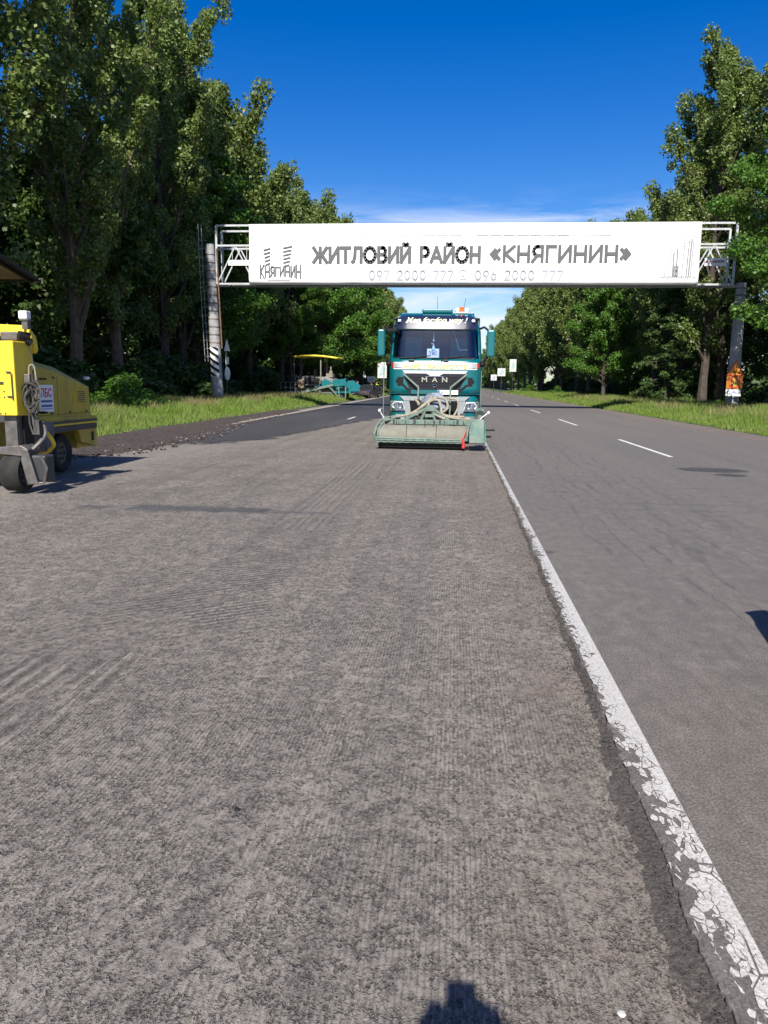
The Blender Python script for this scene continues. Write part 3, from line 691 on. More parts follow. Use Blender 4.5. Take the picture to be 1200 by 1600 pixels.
for i in range(20):
    s_ = random.uniform(.9, 1.8); o = dup(sh2, (20+random.uniform(-1.2, 1.6), 40+i*6.5, .05), random.uniform(0, 6), 'dark bush growing under the right trees', (s_*1.3, s_*1.3, s_)); o['group'] = 'bushes under the right trees'
for (x, y, s_, lb) in ((15.2, 88, .9, 'small green bush at the foot of the right trees, nearer one'), (14.4, 112, 1.0, 'small green bush at the foot of the right trees, farther one'), (13.6, 146, 1.1, 'round bush below the far white signs on the right')):
    dup(sh, (x, y, .02), s_*3, lb, (s_, s_, s_*.8))

# far-off wood closing the road, and low hedges seen between the trunks
def wood(name, pts, n, size, h0, label):
    C = np.array(pts); V, F = leaf_cloud(C, np.full(len(C), h0), n, size, flat=1.0)
    V[:, 2] = np.maximum(V[:, 2], -.1); o = bpy.data.objects.new(name, np_mesh(name, V, F, M_ever)); COL.objects.link(o); o['kind'] = 'stuff'; tag(o, label, 'wood')
P = [(random.uniform(-45, 45), random.uniform(405, 450), random.uniform(0, 9)) for _ in range(260)]
P += [(s_*random.uniform(45, 62), y, random.uniform(0, 3.5)) for s_ in (-1, 1) for y in np.linspace(20, 400, 90)]
wood('distant_wood', P, 60000, 1.5, 4.0, 'far-off dark wood closing the end of the road')

# ------------------------------------------------------------------ gantry over the road
M_conc = mat('weathered_concrete', (.30, .30, .30), .9, var=.25, vs=2.5, dirt=.35, dirtcol=(.13, .12, .10), bump=.006, bs=30)
M_galv = mat('galvanised_steel', (.42, .44, .45), .5, .25, var=.2, vs=5, dirt=.2, dirtcol=(.2, .16, .12))
M_rust = mat('rusty_strap', (.16, .085, .05), .85, var=.5, vs=9)
M_dsteel = mat('dark_steel', (.05, .052, .058), .5, .3, var=.3)
M_white = mat('white_paint', (.78, .78, .76), .5, var=.05, vs=2)
M_black = mat('black_paint', (.006, .006, .007), .55, var=.2, spec=.25)
t = NT('white_banner_cloth'); p = t.pos(True); f = t.noise(t.map(p, (1.2, 1, .35)), 1.4, 5, .6)
M_banner = t.set(color=t.mix(t.rng(f, .3, .7), (.87, .87, .87), (.93, .93, .925)), rough=.55, normal=t.bump(f, .05, .35))
M_grey = mat('grey_print', (.085, .086, .092), .6, var=.08)
M_pale = mat('pale_grey_print', (.33, .345, .39), .6, var=.04)
M_pale2 = mat('very_pale_print', (.66, .675, .70), .6, var=.04)
GY = 48.0
def pillar(x0, x1, ztop, zb, label, bands):
    o = thing('gantry_pillar', label, 'pillar', (x1, GY, 0)); g = MB(); dx = x0-x1
    nn = 10; g.tube([(dx*k/nn, 0, -.3+(ztop+.3)*k/nn) for k in range(nn+1)], [.375-.095*k/nn for k in range(nn+1)], 28)
    g.build('shaft', M_conc, o, smooth=True)
    for i, z in enumerate(bands):
        r = .375-.095*z/ztop; g = MB(); c = (dx*z/ztop, 0, z); g.ring([(r-.01, -.025), (r+.014, -.025), (r+.014, .025), (r-.01, .025)], 'z', c, 26)
        g.build('strap', M_dsteel if i % 3 else M_rust, o)
    return o
gl = pillar(-15.22, -14.90, 9.85, 0, 'leaning conical concrete gantry pillar with black and white stripes and steel straps', [3.95+.48*i for i in range(12)])
# striped marking wrapped round the lit side
def wrap(o, name, z0, z1, skew, m_, w=1.0, a0=-1.15, a1=.75, ztop=9.85, dx=-.32):
    g = MB()
    def fn(u, v):
        a = a0+(a1-a0)*u; z = z0+(z1-z0)*v-skew*(u-.5); z = min(3.68, max(1.92, z)); r = .381-.095*z/ztop+.004*(m_ is M_black)
        return (dx*z/ztop+r*math.sin(a), -r*math.cos(a), z)
    g.grid(fn, 14, 4); g.build(name, m_, o, fix=False, smooth=True)
wrap(gl, 'white_marking', 1.9, 3.7, 0, M_white)
for k in range(5): wrap(gl, 'black_stripe', 1.85+k*.44, 2.06+k*.44, .42, M_black)
# service ladder
g = MB()
for s_ in (-.19, .19):
    g.tube([(-.68+s_*.2, -.05+s_, 2.8), (-.86+s_*.2, -.05+s_, 7.5), (-.92+s_*.2, -.05+s_, 11.0)], .018, 5)
g.build('ladder_rail', M_galv, gl, fix=False)
for i in range(15):
    z = 3.1+i*.5; x = -.69-.2*(z-2.8)/8.2; g = MB(); g.tube([(x-.04, -.24, z), (x+.04, .14, z)], .012, 5); g.tube([(x, -.05, z), (x+.36, -.02, z)], .01, 4); g.build('ladder_rung', M_galv, gl, fix=False)
g = MB(); g.tube([(.34, -.12, 3.6), (.12, -.10, 9.6)], .045, 8); g.build('rusty_pipe', M_rust, gl, smooth=True)
gr = pillar(16.45, 16.47, 7.6, 0, 'pale concrete gantry pillar standing in the trees behind the orange roadwork signs', [6.4, 6.9, 7.3])
# truss
tr = thing('gantry_truss', 'galvanised lattice beam spanning the road behind the white banner', 'gantry', (0, GY, 0))
XL, XR = -14.8, 15.95; ZT, ZM, ZB = 10.95, 9.78, 7.52; D = 1.15
for yy_ in (0, D):
    tx = .55 if yy_ else 0
    for z in (ZT if not yy_ else ZT-.12, ZM, ZB):
        g = MB(); g.bar((XL, yy_, z), (XR, yy_, z), .11); g.build('chord', M_galv, tr)
    for x in (XL, XR): g = MB(); g.bar((x+(.0), yy_, ZB), (x, yy_, ZT-(.12 if yy_ else 0)), .12); g.build('end_post', M_galv, tr)
    nW = 26; wdt = (XR-XL)/nW
    for i in range(nW):
        a = XL+i*wdt; g = MB(); g.bar((a, yy_+.01, ZB if i % 2 == 0 else ZM), (a+wdt, yy_+.01, ZM if i % 2 == 0 else ZB), .075); g.build('diagonal', M_galv, tr)
for i in range(14):
    x = XL+(XR-XL)*i/13
    for z in (ZM, ZB): g = MB(); g.bar((x, 0, z), (x, D, z), .07); g.build('cross_tie', M_galv, tr)
g = MB(); g.box((XL, .2, ZB+.05), (XR, D-.1, ZB+.08)); g.build('walkway', M_dsteel, tr)
for x, z in ((XL-.25, 9.0), (XR+.45, 7.6)):
    pass
g = MB(); g.bar((XL-.5, .2, 7.45), (XL+.6, .2, 7.45), .16); g.bar((XL-.4, .2, 9.6), (XL+.2, .2, 9.6), .1); g.bar((XR-.5, .2, 7.45), (XR+.75, .2, 7.45), .16); g.build('bracket', M_galv, tr)
# banner
BX0, BX1, BZ0, BZ1 = -12.74, 13.94, 7.56, 11.0
bn = thing('banner', 'long white banner over the road reading ЖИТЛОВИЙ РАЙОН «КНЯГИНИН»', 'banner', (0, GY-.12, 0))
g = MB()
def bfn(u, v):
    x = BX0+(BX1-BX0)*u; z = BZ0+(BZ1-BZ0)*v
    e_ = .05*fnoise(v*3, 1, 1)*(1-min(1, u*30)) - .05*fnoise(v*3, 2, 1)*(1-min(1, (1-u)*30))
    return (x+e_, .018*fnoise(u*30, v*2, 2)*(1 if .002 < v < .998 else .3), z+(.02*fnoise(u*22, 0, 5) if v < .01 else 0))
g.grid(bfn, 140, 16); g.build('cloth', M_banner, bn, fix=False, smooth=True)
b = bn.children[0].modifiers.new('solid', 'SOLIDIFY'); b.thickness = .02; b.offset = -1
g = MB(); g.bar((BX0, .02, BZ0-.06), (BX1, .02, BZ0-.06), .07); g.build('lower_edge_rail', M_dsteel, bn)
def arc(cx, cz, rx, rz, a0, a1, n=12): return [(cx+rx*math.cos(R(a0+(a1-a0)*i/n)), cz+rz*math.sin(R(a0+(a1-a0)*i/n))) for i in range(n+1)]
GL_ = {   # width, strokes (each a polyline on a cap height of 1)
 'Ж': (1.15, [[(.575, 0), (.575, 1)], [(.02, 1), (.42, .5), (.02, 0)], [(1.13, 1), (.73, .5), (1.13, 0)], [(.42, .5), (.73, .5)]]),
 'И': (.78, [[(.04, 1), (.04, 0), (.74, 1), (.74, 0)]]), 'Т': (.72, [[(0, 1), (.72, 1)], [(.36, 1), (.36, 0)]]),
 'Л': (.78, [[(0, .0), (.10, .05), (.2, .4), (.24, 1), (.74, 1), (.74, 0)]]), 'О': (.95, [arc(.475, .5, .45, .5, 0, 360, 26)]),
 'В': (.68, [[(.04, 0), (.04, 1), (.38, 1)]+arc(.38, .765, .22, .235, 90, -90, 8)+[(.04, .53)], [(.38, .53)]+arc(.40, .265, .25, .265, 90, -90, 8)+[(.04, 0)]]),
 'Й': (.78, [[(.04, 1), (.04, 0), (.74, 1), (.74, 0)], arc(.39, 1.32, .17, .14, 200, 340, 6)]),
 'Р': (.66, [[(.04, 0), (.04, 1), (.36, 1)]+arc(.36, .70, .27, .30, 90, -90, 10)+[(.04, .40)]]), 'А': (.86, [[(0, 0), (.43, 1), (.86, 0)], [(.15, .30), (.71, .30)]]),
 'Н': (.76, [[(.04, 0), (.04, 1)], [(.72, 0), (.72, 1)], [(.04, .5), (.72, .5)]]), 'К': (.70, [[(.04, 0), (.04, 1)], [(.68, 1), (.12, .5), (.70, 0)]]),
 'Я': (.66, [[(.62, 0), (.62, 1), (.32, 1)]+arc(.32, .70, .27, .30, 90, 270, 10)+[(.62, .40)], [(.30, .40), (.0, 0)]]), 'Г': (.58, [[(.04, 0), (.04, 1), (.58, 1)]]),
 '«': (.62, [[(.28, .78), (.04, .48), (.28, .18)], [(.56, .78), (.32, .48), (.56, .18)]]), '»': (.62, [[(.04, .78), (.28, .48), (.04, .18)], [(.32, .78), (.56, .48), (.32, .18)]]),
 '0': (.62, [arc(.31, .5, .29, .5, 0, 360, 20)]), '9': (.60, [arc(.30, .68, .27, .31, 0, 360, 16), [(.565, .62), (.30, .0)]]), '6': (.60, [arc(.30, .32, .27, .31, 0, 360, 16), [(.035, .38), (.30, 1)]]),
 '7': (.56, [[(0, 1), (.54, 1), (.16, 0)]]), '2': (.58, [arc(.28, .72, .25, .27, 160, -30, 10)+[(.02, 0), (.58, 0)]]), ' ': (.42, [])}
def stroke_text(name, s_, w, h, sw, m_, par, x0, z0, y0, hv=None):
    tot = sum(GL_[c_][0] for c_ in s_)+.24*(len(s_)-1); kx = w/tot; x = 0
    for i_, c_ in enumerate(s_):
        cw, st_ = GL_[c_]; hh = h*(hv[i_] if hv else 1); zz = z0+(h-hh)*.5; g = MB()
        for k_, pl_s in enumerate(st_):
            for j in range(len(pl_s)-1):
                a_ = Vector((x0+(x+pl_s[j][0])*kx, 0, zz+pl_s[j][1]*hh)); b_ = Vector((x0+(x+pl_s[j+1][0])*kx, 0, zz+pl_s[j+1][1]*hh)); d_ = (b_-a_).normalized()*sw*.46
                yy_ = y0-.002*(j % 2)-.005*k_; a_ -= d_; b_ += d_; a_.y = b_.y = yy_; g.bar(a_, b_, .003, sw, up=(0, 1, 0)) if False else g.bar(a_, b_, sw, .0015, up=(0, 1, 0))
        if st_: g.build(name, m_, par)
        x += cw+.24
stroke_text('letter', 'ЖИТЛОВИЙ РАЙОН', 10.0, .82, .20, M_grey, bn, -8.75, 8.79, -.035)
stroke_text('letter', '«КНЯГИНИН»', 8.1, .84, .185, M_grey, bn, 1.90, 8.82, -.035)
stroke_text('digit', '097 2000 777', 5.05, .50, .09, M_pale, bn, -5.35, 7.78, -.035)
stroke_text('digit', '096 2000 777', 5.15, .50, .09, M_pale, bn, 1.02, 7.78, -.035)
stroke_text('logo_letter', 'КНЯГИНИН', 2.5, .62, .085, M_grey, bn, -12.05, 7.92, -.035, [1.25, 1.05, .9, .8, .8, .9, 1.05, 1.25])
g = MB(); g.ring([(.25, 0), (.29, 0), (.29, .01), (.25, .01)], 'y', (.30, -.045, 8.05), 26); g.ring([(.06, 0), (.1, 0), (.1, .01), (.06, .01)], 'y', (.27, -.045, 8.08), 3); g.bar((.2, -.04, 8.14), (.25, -.04, 8.0), .06, .01); g.bar((.25, -.04, 8.0), (.38, -.04, 7.93), .06, .01)
g.build('phone_emblem', M_pale, bn)
g = MB()
for k in range(5):   # left tower bars
    z = 9.5-k*.215; w_ = .42-.03*k; x1 = -11.42; g.prism([(x1-w_, z-.05-.02), (x1, z+.05), (x1, z+.13), (x1-w_, z+.02)], 'y', -.045, -.035)
for k in range(6):
    z = 9.62-k*.215; x0 = -10.62; w_ = .56-.035*k; g.prism([(x0, z-.08), (x0+w_, z+.03), (x0+w_, z+.13), (x0, z+.02)], 'y', -.045, -.035)
g.build('logo_building', M_grey, bn)
g = MB()
for k in range(7):
    z = 9.5-k*.19; g.bar((-11.40, -.04, z+.02), (-11.05, -.04, z-.06), .012, .018); g.bar((-10.05, -.04, z+.17), (-9.8, -.04, z+.10), .012, .018)
g.box((-10.92, -.044, 8.6), (-10.86, -.038, 9.9)); g.box((-11.6, -.044, 7.72), (-10.2, -.038, 7.75))
g.build('logo_fine_line', M_pale, bn)
g = MB()
for k in range(20):
    x = -6.9+k*.79
    if k == 9: continue
    g.box((x, -.045, 10.3), (x+.74, -.041, 10.72))
g.build('faded_title_strip', M_pale2, bn)
# drawn towers at the right end
g = MB()
def col_(x, z1, lean, dash, w_):
    z = 7.95; 
    while z < z1:
        xx = x+lean*(z-7.95); g.prism([(xx, z), (xx+w_, z), (xx+w_+lean*dash*.6, z+dash*.6), (xx+lean*dash*.6, z+dash*.6)], 'y', -.045, -.035); z += dash
for x, z1, ln, ds, w_ in ((11.75, 9.2, .02, .09, .035), (11.98, 8.6, .02, .16, .06), (12.25, 9.85, .02, .2, .06), (12.42, 9.35, .0, .07, .1), (12.62, 9.5, .0, .07, .09), (12.95, 10.1, .03, .17, .07), (13.2, 9.95, .03, .07, .08), (13.32, 10.1, .03, .09, .1), (13.45, 10.2, .03, .07, .06), (12.5, 8.5, 0, .09, .3), (11.4, 8.7, 0, .1, .02), (11.2, 8.9, 0, .12, .02)):
    col_(x, z1, ln, ds, w_)
g.box((11.7, -.044, 7.93), (13.8, -.037, 7.955))
for k in range(16): g.box((11.8+k*.125, -.044, 7.84+.02*(k % 3)), (11.87+k*.125, -.037, 7.9))
g.build('drawn_towers', mat('mid_grey_print', (.30, .305, .32), .6), bn, kind='stuff')
# two small plates on the truss
pl_ = thing('route_plate', 'blank white plate hung in the left open end of the gantry lattice', 'plate', (-13.3, GY-.1, 8.6))
g = MB(); g.box((-.75, 0, 0), (.62, .03, .32)); g.build('plate', M_white, pl_); g = MB(); g.bar((-.5, .04, .3), (-.5, .04, 1.1), .03); g.bar((.4, .04, .3), (.4, .04, 1.1), .03); g.build('hanger', M_galv, pl_)
M_red = mat('red_print', (.42, .03, .03), .5, var=.1); M_bluep = mat('blue_print', (.03, .08, .30), .5, var=.1)
pr = thing('route_plate', 'small white plate with red and dark print in the right open end of the lattice', 'plate', (14.85, GY-.1, 8.55))
g = MB(); g.box((-.6, 0, 0), (.6, .03, .44)); g.build('plate', M_white, pr)
g = MB()
for k in range(7): g.box((-.5+k*.075, -.008, .18+.02*(k % 2)), (-.455+k*.075, 0, .3))
g.build('red_print', M_red, pr); g = MB()
for k in range(7): g.box((.0+k*.075, -.008, .16+.03*(k % 2)), (.045+k*.075, 0, .33))
g.build('dark_print', M_grey, pr)
# ------------------------------------------------------------------ signs
M_orange = mat('orange_sheeting', (.80, .27, .015), .45, var=.06, vs=3); M_redb = mat('red_sheeting', (.5, .05, .02), .45, var=.1)
sg = thing('roadwork_sign', 'orange roadwork triangle above a square 30 limit sign and a white arrow plate', 'road sign', (16.28, GY-.75, 0), rz=-.05); sg.scale = (.86, .86, .92)
g = MB(); g.tube([(0, .05, 0), (0, .05, 3.2)], .04, 8); g.build('post', M_galv, sg, smooth=True)
g = MB(); g.prism([(-.58, 2.47), (.58, 2.47), (0, 3.48)], 'y', 0, .02); g.build('triangle_border', M_redb, sg, bevel=.01)
g = MB(); g.prism([(-.46, 2.54), (.46, 2.54), (0, 3.34)], 'y', -.012, 0); g.build('triangle_plate', M_orange, sg)
g = MB(); g.ball((.02, -.02, 3.02), .055, 8, (1, .3, 1)); g.bar((-.02, -.02, 2.95), (-.09, -.02, 2.76), .09, .02); g.bar((-.07, -.02, 2.78), (-.17, -.02, 2.60), .05, .02); g.bar((-.07, -.02, 2.78), (.0, -.02, 2.60), .05, .02); g.bar((-.0, -.02, 2.92), (.12, -.02, 2.80), .04, .02); g.bar((.04, -.024, 2.9), (.2, -.024, 2.68), .02, .02)
g.prism([(.1, 2.6), (.34, 2.6), (.22, 2.72)], 'y', -.03, -.014); g.build('digging_figure', M_black, sg)
g = MB(); g.box((-.52, .0, 1.66), (.52, .02, 2.44)); g.build('square_plate', mat('dull_orange_sheeting', (.40, .13, .012), .5, var=.1), sg, bevel=.01)
g = MB(); g.ring([(.27, 0), (.36, 0), (.36, -.012), (.27, -.012)], 'y', (0, -.004, 2.05), 32); g.build('red_ring', M_redb, sg)
g = MB(); g.disc((0, -.004, 2.05), .265, 'y', .006, 30); g.build('limit_disc', mat('yellow_sheeting', (.42, .26, .03), .5), sg)
text('limit_number', '30', .38, .26, M_black, sg, (-.19, -.012, 1.92), bold=.01)
g = MB(); g.box((-.52, .0, 1.20), (.46, .02, 1.62)); g.build('arrow_plate', M_white, sg)
g = MB(); g.prism([(-.46, 1.41), (-.38, 1.53), (-.38, 1.29)], 'y', -.008, 0); g.prism([(.4, 1.41), (.32, 1.29), (.32, 1.53)], 'y', -.008, 0); g.build('arrow', M_black, sg)
text('plate_number', '2,0 км', .54, .19, M_bluep, sg, (-.3, -.008, 1.32), bold=.01)
# backs of signs behind the left pillar
sb = thing('sign_post', 'narrow sign post with three pale plates seen edge-on behind the left pillar', 'road sign', (-14.6, GY+.9, 0), rz=1.452)
g = MB(); g.tube([(0, 0, 0), (0, 0, 4.2)], .04, 8); g.build('post', M_dsteel, sb)
for z0, z1, k in ((3.3, 4.2, 3), (2.6, 3.2, 4), (1.7, 2.45, 20)):
    g = MB(); r = (z1-z0)/2; c_ = (z0+z1)/2
    pts = [(math.sin(2*PI*i/k+(PI/4 if k == 4 else 0))*r*1.1, c_+math.cos(2*PI*i/k+(PI/4 if k == 4 else 0))*r*1.1) for i in range(k)]
    g.prism(pts, 'y', -.05, -.07); g.build('sign_plate', M_white, sb)
M_boardw = mat('dull_white_board', (.50, .51, .50), .6, var=.15, dirt=.3)
def board(x, y, z0, z1, w_, label, rz, cols):
    o = thing('billboard', label, 'billboard', (x, y, 0), rz)
    g = MB(); g.box((-w_*.42, 0, z0+.15), (w_*.42, .12, z1-.1)); g.build('panel', M_boardw, o)
    g = MB(); g.tube([(0, .1, 0), (0, .1, z0+.2)], .06, 8); g.build('post', M_dsteel, o)
    g = MB(); g.prism([(-w_*.3, z0+(z1-z0)*.2), (w_*.1, z0+(z1-z0)*.25), (w_*.35, z0+(z1-z0)*.6), (0, z0+(z1-z0)*.8)], 'y', -.02, -.001); g.build('print', cols, o)
    return o
M_tealp = mat('faded_teal_print', (.30, .42, .42), .6, var=.3)
board(-9.1, 97, 2.1, 4.3, 1.35, 'upright white poster board beside the left mirror of the truck', .1, M_tealp)
board(-11.2, 104, 1.6, 2.6, 1.2, 'low bluish poster board left of the upright white one', .1, M_tealp)
board(11.0, 152, 4.0, 6.6, 1.5, 'tall white signboard in front of the far right trees', -.1, M_tealp)
board(9.2, 158, 3.2, 5.0, 1.9, 'white signboard on a pale post, middle one of the far right three', -.25, M_tealp)
board(8.3, 170, 2.4, 3.9, 1.5, 'lowest and leftmost of the three far white signboards', -.1, M_pale)

# ------------------------------------------------------------------ truck
M_teal = mat('teal_truck_paint', (.000, .105, .122), .25, var=.08, vs=2, coat=.5, dirt=.1, dirtcol=(.10, .17, .17))
M_navy = mat('dark_navy_gloss', (.018, .021, .045), .22, var=.15, coat=.6)
M_grille = mat('dark_grille_plastic', (.010, .010, .018), .5, var=.2, spec=.3)
M_rub = mat('black_rubber', (.009, .009, .009), .75, var=.3)
M_tyre = mat('dusty_tyre_rubber', (.016, .015, .014), .9, var=.4, dirt=.4, dirtcol=(.055, .05, .044), bump=.004)
M_chrome = mat('chrome', (.75, .76, .78), .18, 1.0, var=.05)
M_silver = mat('silver_trim', (.62, .64, .66), .3, .55, var=.06)
M_cream = mat('cream_band', (.74, .73, .62), .4, var=.05)
M_yell = mat('yellow_lettering', (.46, .40, .07), .45, var=.05)
M_mint = mat('dusty_mint_paint', (.095, .165, .132), .65, var=.2, vs=5, dirt=.6, dirtcol=(.21, .215, .185), bump=.002)
M_hood = mat('dust_coated_cover', (.17, .165, .13), .8, var=.15, vs=4, dirt=.3, dirtcol=(.2, .25, .21), bump=.003)
M_hose = mat('dusty_cream_hose', (.26, .235, .18), .75, var=.3, vs=12, dirt=.2)
M_dhose = mat('dark_hose', (.04, .038, .036), .6, var=.4, vs=12, dirt=.3, dirtcol=(.18, .16, .13))
def glass_mat(name, tint, mixv):
    t = NT(name); gl_ = t.new('ShaderNodeBsdfGlossy'); gl_.inputs['Roughness'].default_value = .03; gl_.inputs[0].default_value = (.9, .95, 1, 1)
    tp = t.new('ShaderNodeBsdfTransparent'); tp.inputs[0].default_value = tint+(1,)
    fr = t.new('ShaderNodeFresnel'); fr.inputs[0].default_value = 1.5
    k = t.math('ADD', t.math('MULTIPLY', fr.outputs[0], .9), mixv, clamp=True)
    mx = t.new('ShaderNodeMixShader'); t.link(k, mx.inputs[0]); t.link(tp.outputs[0], mx.inputs[1]); t.link(gl_.outputs[0], mx.inputs[2]); t.link(mx.outputs[0], t.out.inputs[0]); return t.m
M_glass = glass_mat('windscreen_glass', (.80, .86, .94), .015)
M_lens = glass_mat('lamp_lens', (.97, .98, .99), .0)
M_lampR = mat('red_lamp', (.5, .03, .015), .25, coat=.5); M_lampO = mat('orange_beacon', (.75, .10, .01), .3, coat=.4)
M_cabin = mat('dark_cab_interior', (.03, .033, .04), .7, var=.3)
M_iron = mat('worn_iron', (.13, .122, .115), .5, .5, var=.35, vs=8, dirt=.35, dirtcol=(.22, .16, .12), bump=.003)
M_dull = mat('dull_grey_trim', (.30, .32, .33), .5, .2, var=.2, dirt=.3)
tk = thing('truck', 'teal lorry with a road sweeping brush mounted on its front, under the banner', 'truck', (-.535, 20.55, -.03))
def hw(z): return float(np.interp(z, [.3, 2.2, 3.0, 3.3, 3.42], [1.215, 1.215, 1.165, 1.10, 1.0]))
def lean(z): return float(np.interp(z, [.3, 1.25, 2.15, 2.6, 3.0, 3.3, 3.42], [.05, .0, .02, .09, .18, .30, .52]))
def sf(x, z, off=0.0):
    a = abs(x)/hw(z); y = lean(z)+.05*a*a+.26*max(0, (a-.76)/.24)**2.4
    return (x, y-off, z)
def panel(name, m_, z0, z1, xl, xr, off, parent, nz_=6, nx_=16, thick=.03, smooth=True, rnd=0.0, skip=None):
    fl = xl if callable(xl) else (lambda z: xl); fr = xr if callable(xr) else (lambda z: xr); g = MB()
    def xx(u, v):
        z = z0+(z1-z0)*v; a, b_ = fl(z), fr(z)
        if rnd > 0:
            d = min(z-z0, z1-z); k_ = rnd-math.sqrt(max(0, rnd*rnd-(rnd-min(rnd, d))**2)); a += k_; b_ -= k_
        return a+(b_-a)*u, z
    g.grid(lambda u, v: sf(*xx(u, v), off), nx_, nz_, skip)
    g.grid(lambda u, v: sf(*xx(u, v), off-thick), nx_, nz_, skip)
    N_ = (nx_+1)*(nz_+1); idx = lambda i, j: j*(nx_+1)+i
    rim = [idx(i, 0) for i in range(nx_+1)]+[idx(nx_, j) for j in range(1, nz_+1)]+[idx(i, nz_) for i in range(nx_-1, -1, -1)]+[idx(0, j) for j in range(nz_-1, 0, -1)]
    for i in range(len(rim)): a, b_ = rim[i], rim[(i+1) % len(rim)]; g.f.append((a, b_, b_+N_, a+N_)); g.mi.append(0)
    return g.build(name, m_, parent, smooth=smooth)
# cab shell with open windscreen, side windows
g = MB(); zs_ = [1.33, 1.5, 1.8, 2.0, 2.15, 2.27, 2.5, 2.75, 3.0, 3.15, 3.3, 3.38, 3.42]; us = np.concatenate([[-1, -.985, -.965, -.945], np.linspace(-.92, .92, 17), [.945, .965, .985, 1]])
nu = len(us)-1; vs = [sf(u*hw(z), z) for z in zs_ for u in us]; k = nu+1
fs = [(j*k+i, j*k+i+1, (j+1)*k+i+1, (j+1)*k+i) for j in range(len(zs_)-1) for i in range(nu) if not (5 <= j <= 7 and 3 <= i < nu-3)]
g.add(vs, fs)
yb = 2.15
for sg_ in (-1, 1):     # sides with a window opening
    col0 = [sf(sg_*hw(z), z) for z in zs_]; ysd = [0, .12, .35, .5, 1.0, 1.35, yb]
    vs = [(c_[0], max(c_[1], 0)+ (yb-c_[1])*q/yb if q > 0 else c_[1], c_[2]) for c_ in col0 for q in ysd]
    kk = len(ysd); g.add(vs, [(j*kk+i, j*kk+i+1, (j+1)*kk+i+1, (j+1)*kk+i) for j in range(len(zs_)-1) for i in range(kk-1) if not (4 <= j <= 7 and 1 <= i <= 4)])
top = [sf(u*hw(3.42), 3.42) for u in us]; g.add(top+[(c_[0], 1.0, 3.5) for c_ in top]+[(c_[0], yb, 3.48) for c_ in top], [(i, i+1, k+i+1, k+i) for i in range(nu)]+[(k+i, k+i+1, 2*k+i+1, 2*k+i) for i in range(nu)])
g.add([(-1.2, yb, 1.33), (1.2, yb, 1.33), (1.2, yb, 3.45), (-1.2, yb, 3.45)], [(0, 1, 2, 3)]); g.add([(-1.2, .1, 1.34), (1.2, .1, 1.34), (1.2, yb, 1.34), (-1.2, yb, 1.34)], [(0, 1, 2, 3)])
cab = g.build('cab', M_teal, tk, smooth=True, fix=True); so = cab.modifiers.new('solid', 'SOLIDIFY'); so.thickness = .02; so.offset = 0
ws = panel('windscreen', M_glass, 2.27, 3.02, lambda z: -hw(z)*.952, lambda z: hw(z)*.952, -.004, tk, 8, 20, .006, rnd=.10)
for sg_ in (-1, 1):
    g = MB(); g.add([(sg_*1.213, .36, 2.14), (sg_*1.213, 1.42, 2.14), (sg_*1.17, 1.42, 2.98), (sg_*1.17, .44, 2.98)], [(0, 1, 2, 3)]); g.build('side_window', M_glass, tk)
# black surround lines and wipers
panel('windscreen_seal', M_rub, 2.255, 2.29, -1.07, 1.07, .012, tk, 1, 20, .02)
for x0, x1 in ((-.95, -.12), (-.1, .82)):
    g = MB(); a = sf(x0, 2.27, .035); b_ = sf(x1, 2.34, .035); g.tube([a, sf((x0+x1)/2, 2.285, .04), b_], .014, 6); g.tube([sf(x0+.25, 2.2, .03), sf((x0+x1)/2, 2.30, .05)], .012, 6); g.build('wiper', M_rub, tk)
g = MB()
for x in (-.62, .28): g.box((x-.07, -.02, 2.2), (x+.07, .05, 2.235))
g.build('wiper_mount', M_dsteel, tk, bevel=.01)
# interior
g = MB(); g.box((-1.15, .25, 1.9), (1.15, .75, 2.28)); g.box((-1.14, 2.05, 1.4), (1.14, 2.1, 3.35)); g.box((-1.14, .4, 3.3), (1.14, 2.05, 3.34)); g.build('dashboard', M_cabin, tk, bevel=.04)
for x in (-.62, .62):
    g = MB(); g.box((x-.24, 1.05, 2.02), (x+.24, 1.2, 2.88)); g.box((x-.25, .75, 1.75), (x+.25, 1.2, 1.9)); s_o = g.build('seat', mat('teal_seat_cloth', (.02, .17, .18), .8, var=.15), tk, bevel=.05)
g = MB(); g.ring([(.2, 0), (.225, 0), (.225, .025), (.2, .025)], 'y', (.62, .62, 2.25), 22); g.build('steering_wheel', M_black, tk, smooth=True)
card = MB(); card.box((-.15, 0, 0), (.17, .01, .24)); cd = card.build('sign_card', M_white, tk, loc=(-.08, .30, 2.29)); text('card_print', 'TBC', .22, .09, M_bluep, cd, (-.10, -.006, .08), bold=.01)
g = MB(); g.tube([(0, .34, 3.0), (0, .33, 2.72)], .006, 4); g.ball((0, .33, 2.74), .028, 8); g.ball((-.04, .32, 2.66), .02, 8); g.prism([(-.05, 2.5), (.05, 2.5), (0, 2.68)], 'y', .30, .31); g.loc = 0
g.build('hanging_pendant', mat('pale_blue_plastic', (.45, .6, .68), .4), tk).location = (-.06, -.03, 0)
g = MB(); g.tube([(.47, .42, 2.98), (.62, .40, 2.5)], .006, 4); g.tube([(.62, .40, 2.5), (.85, .40, 2.51)], .008, 4); g.build('sticker_line', M_silver, tk)
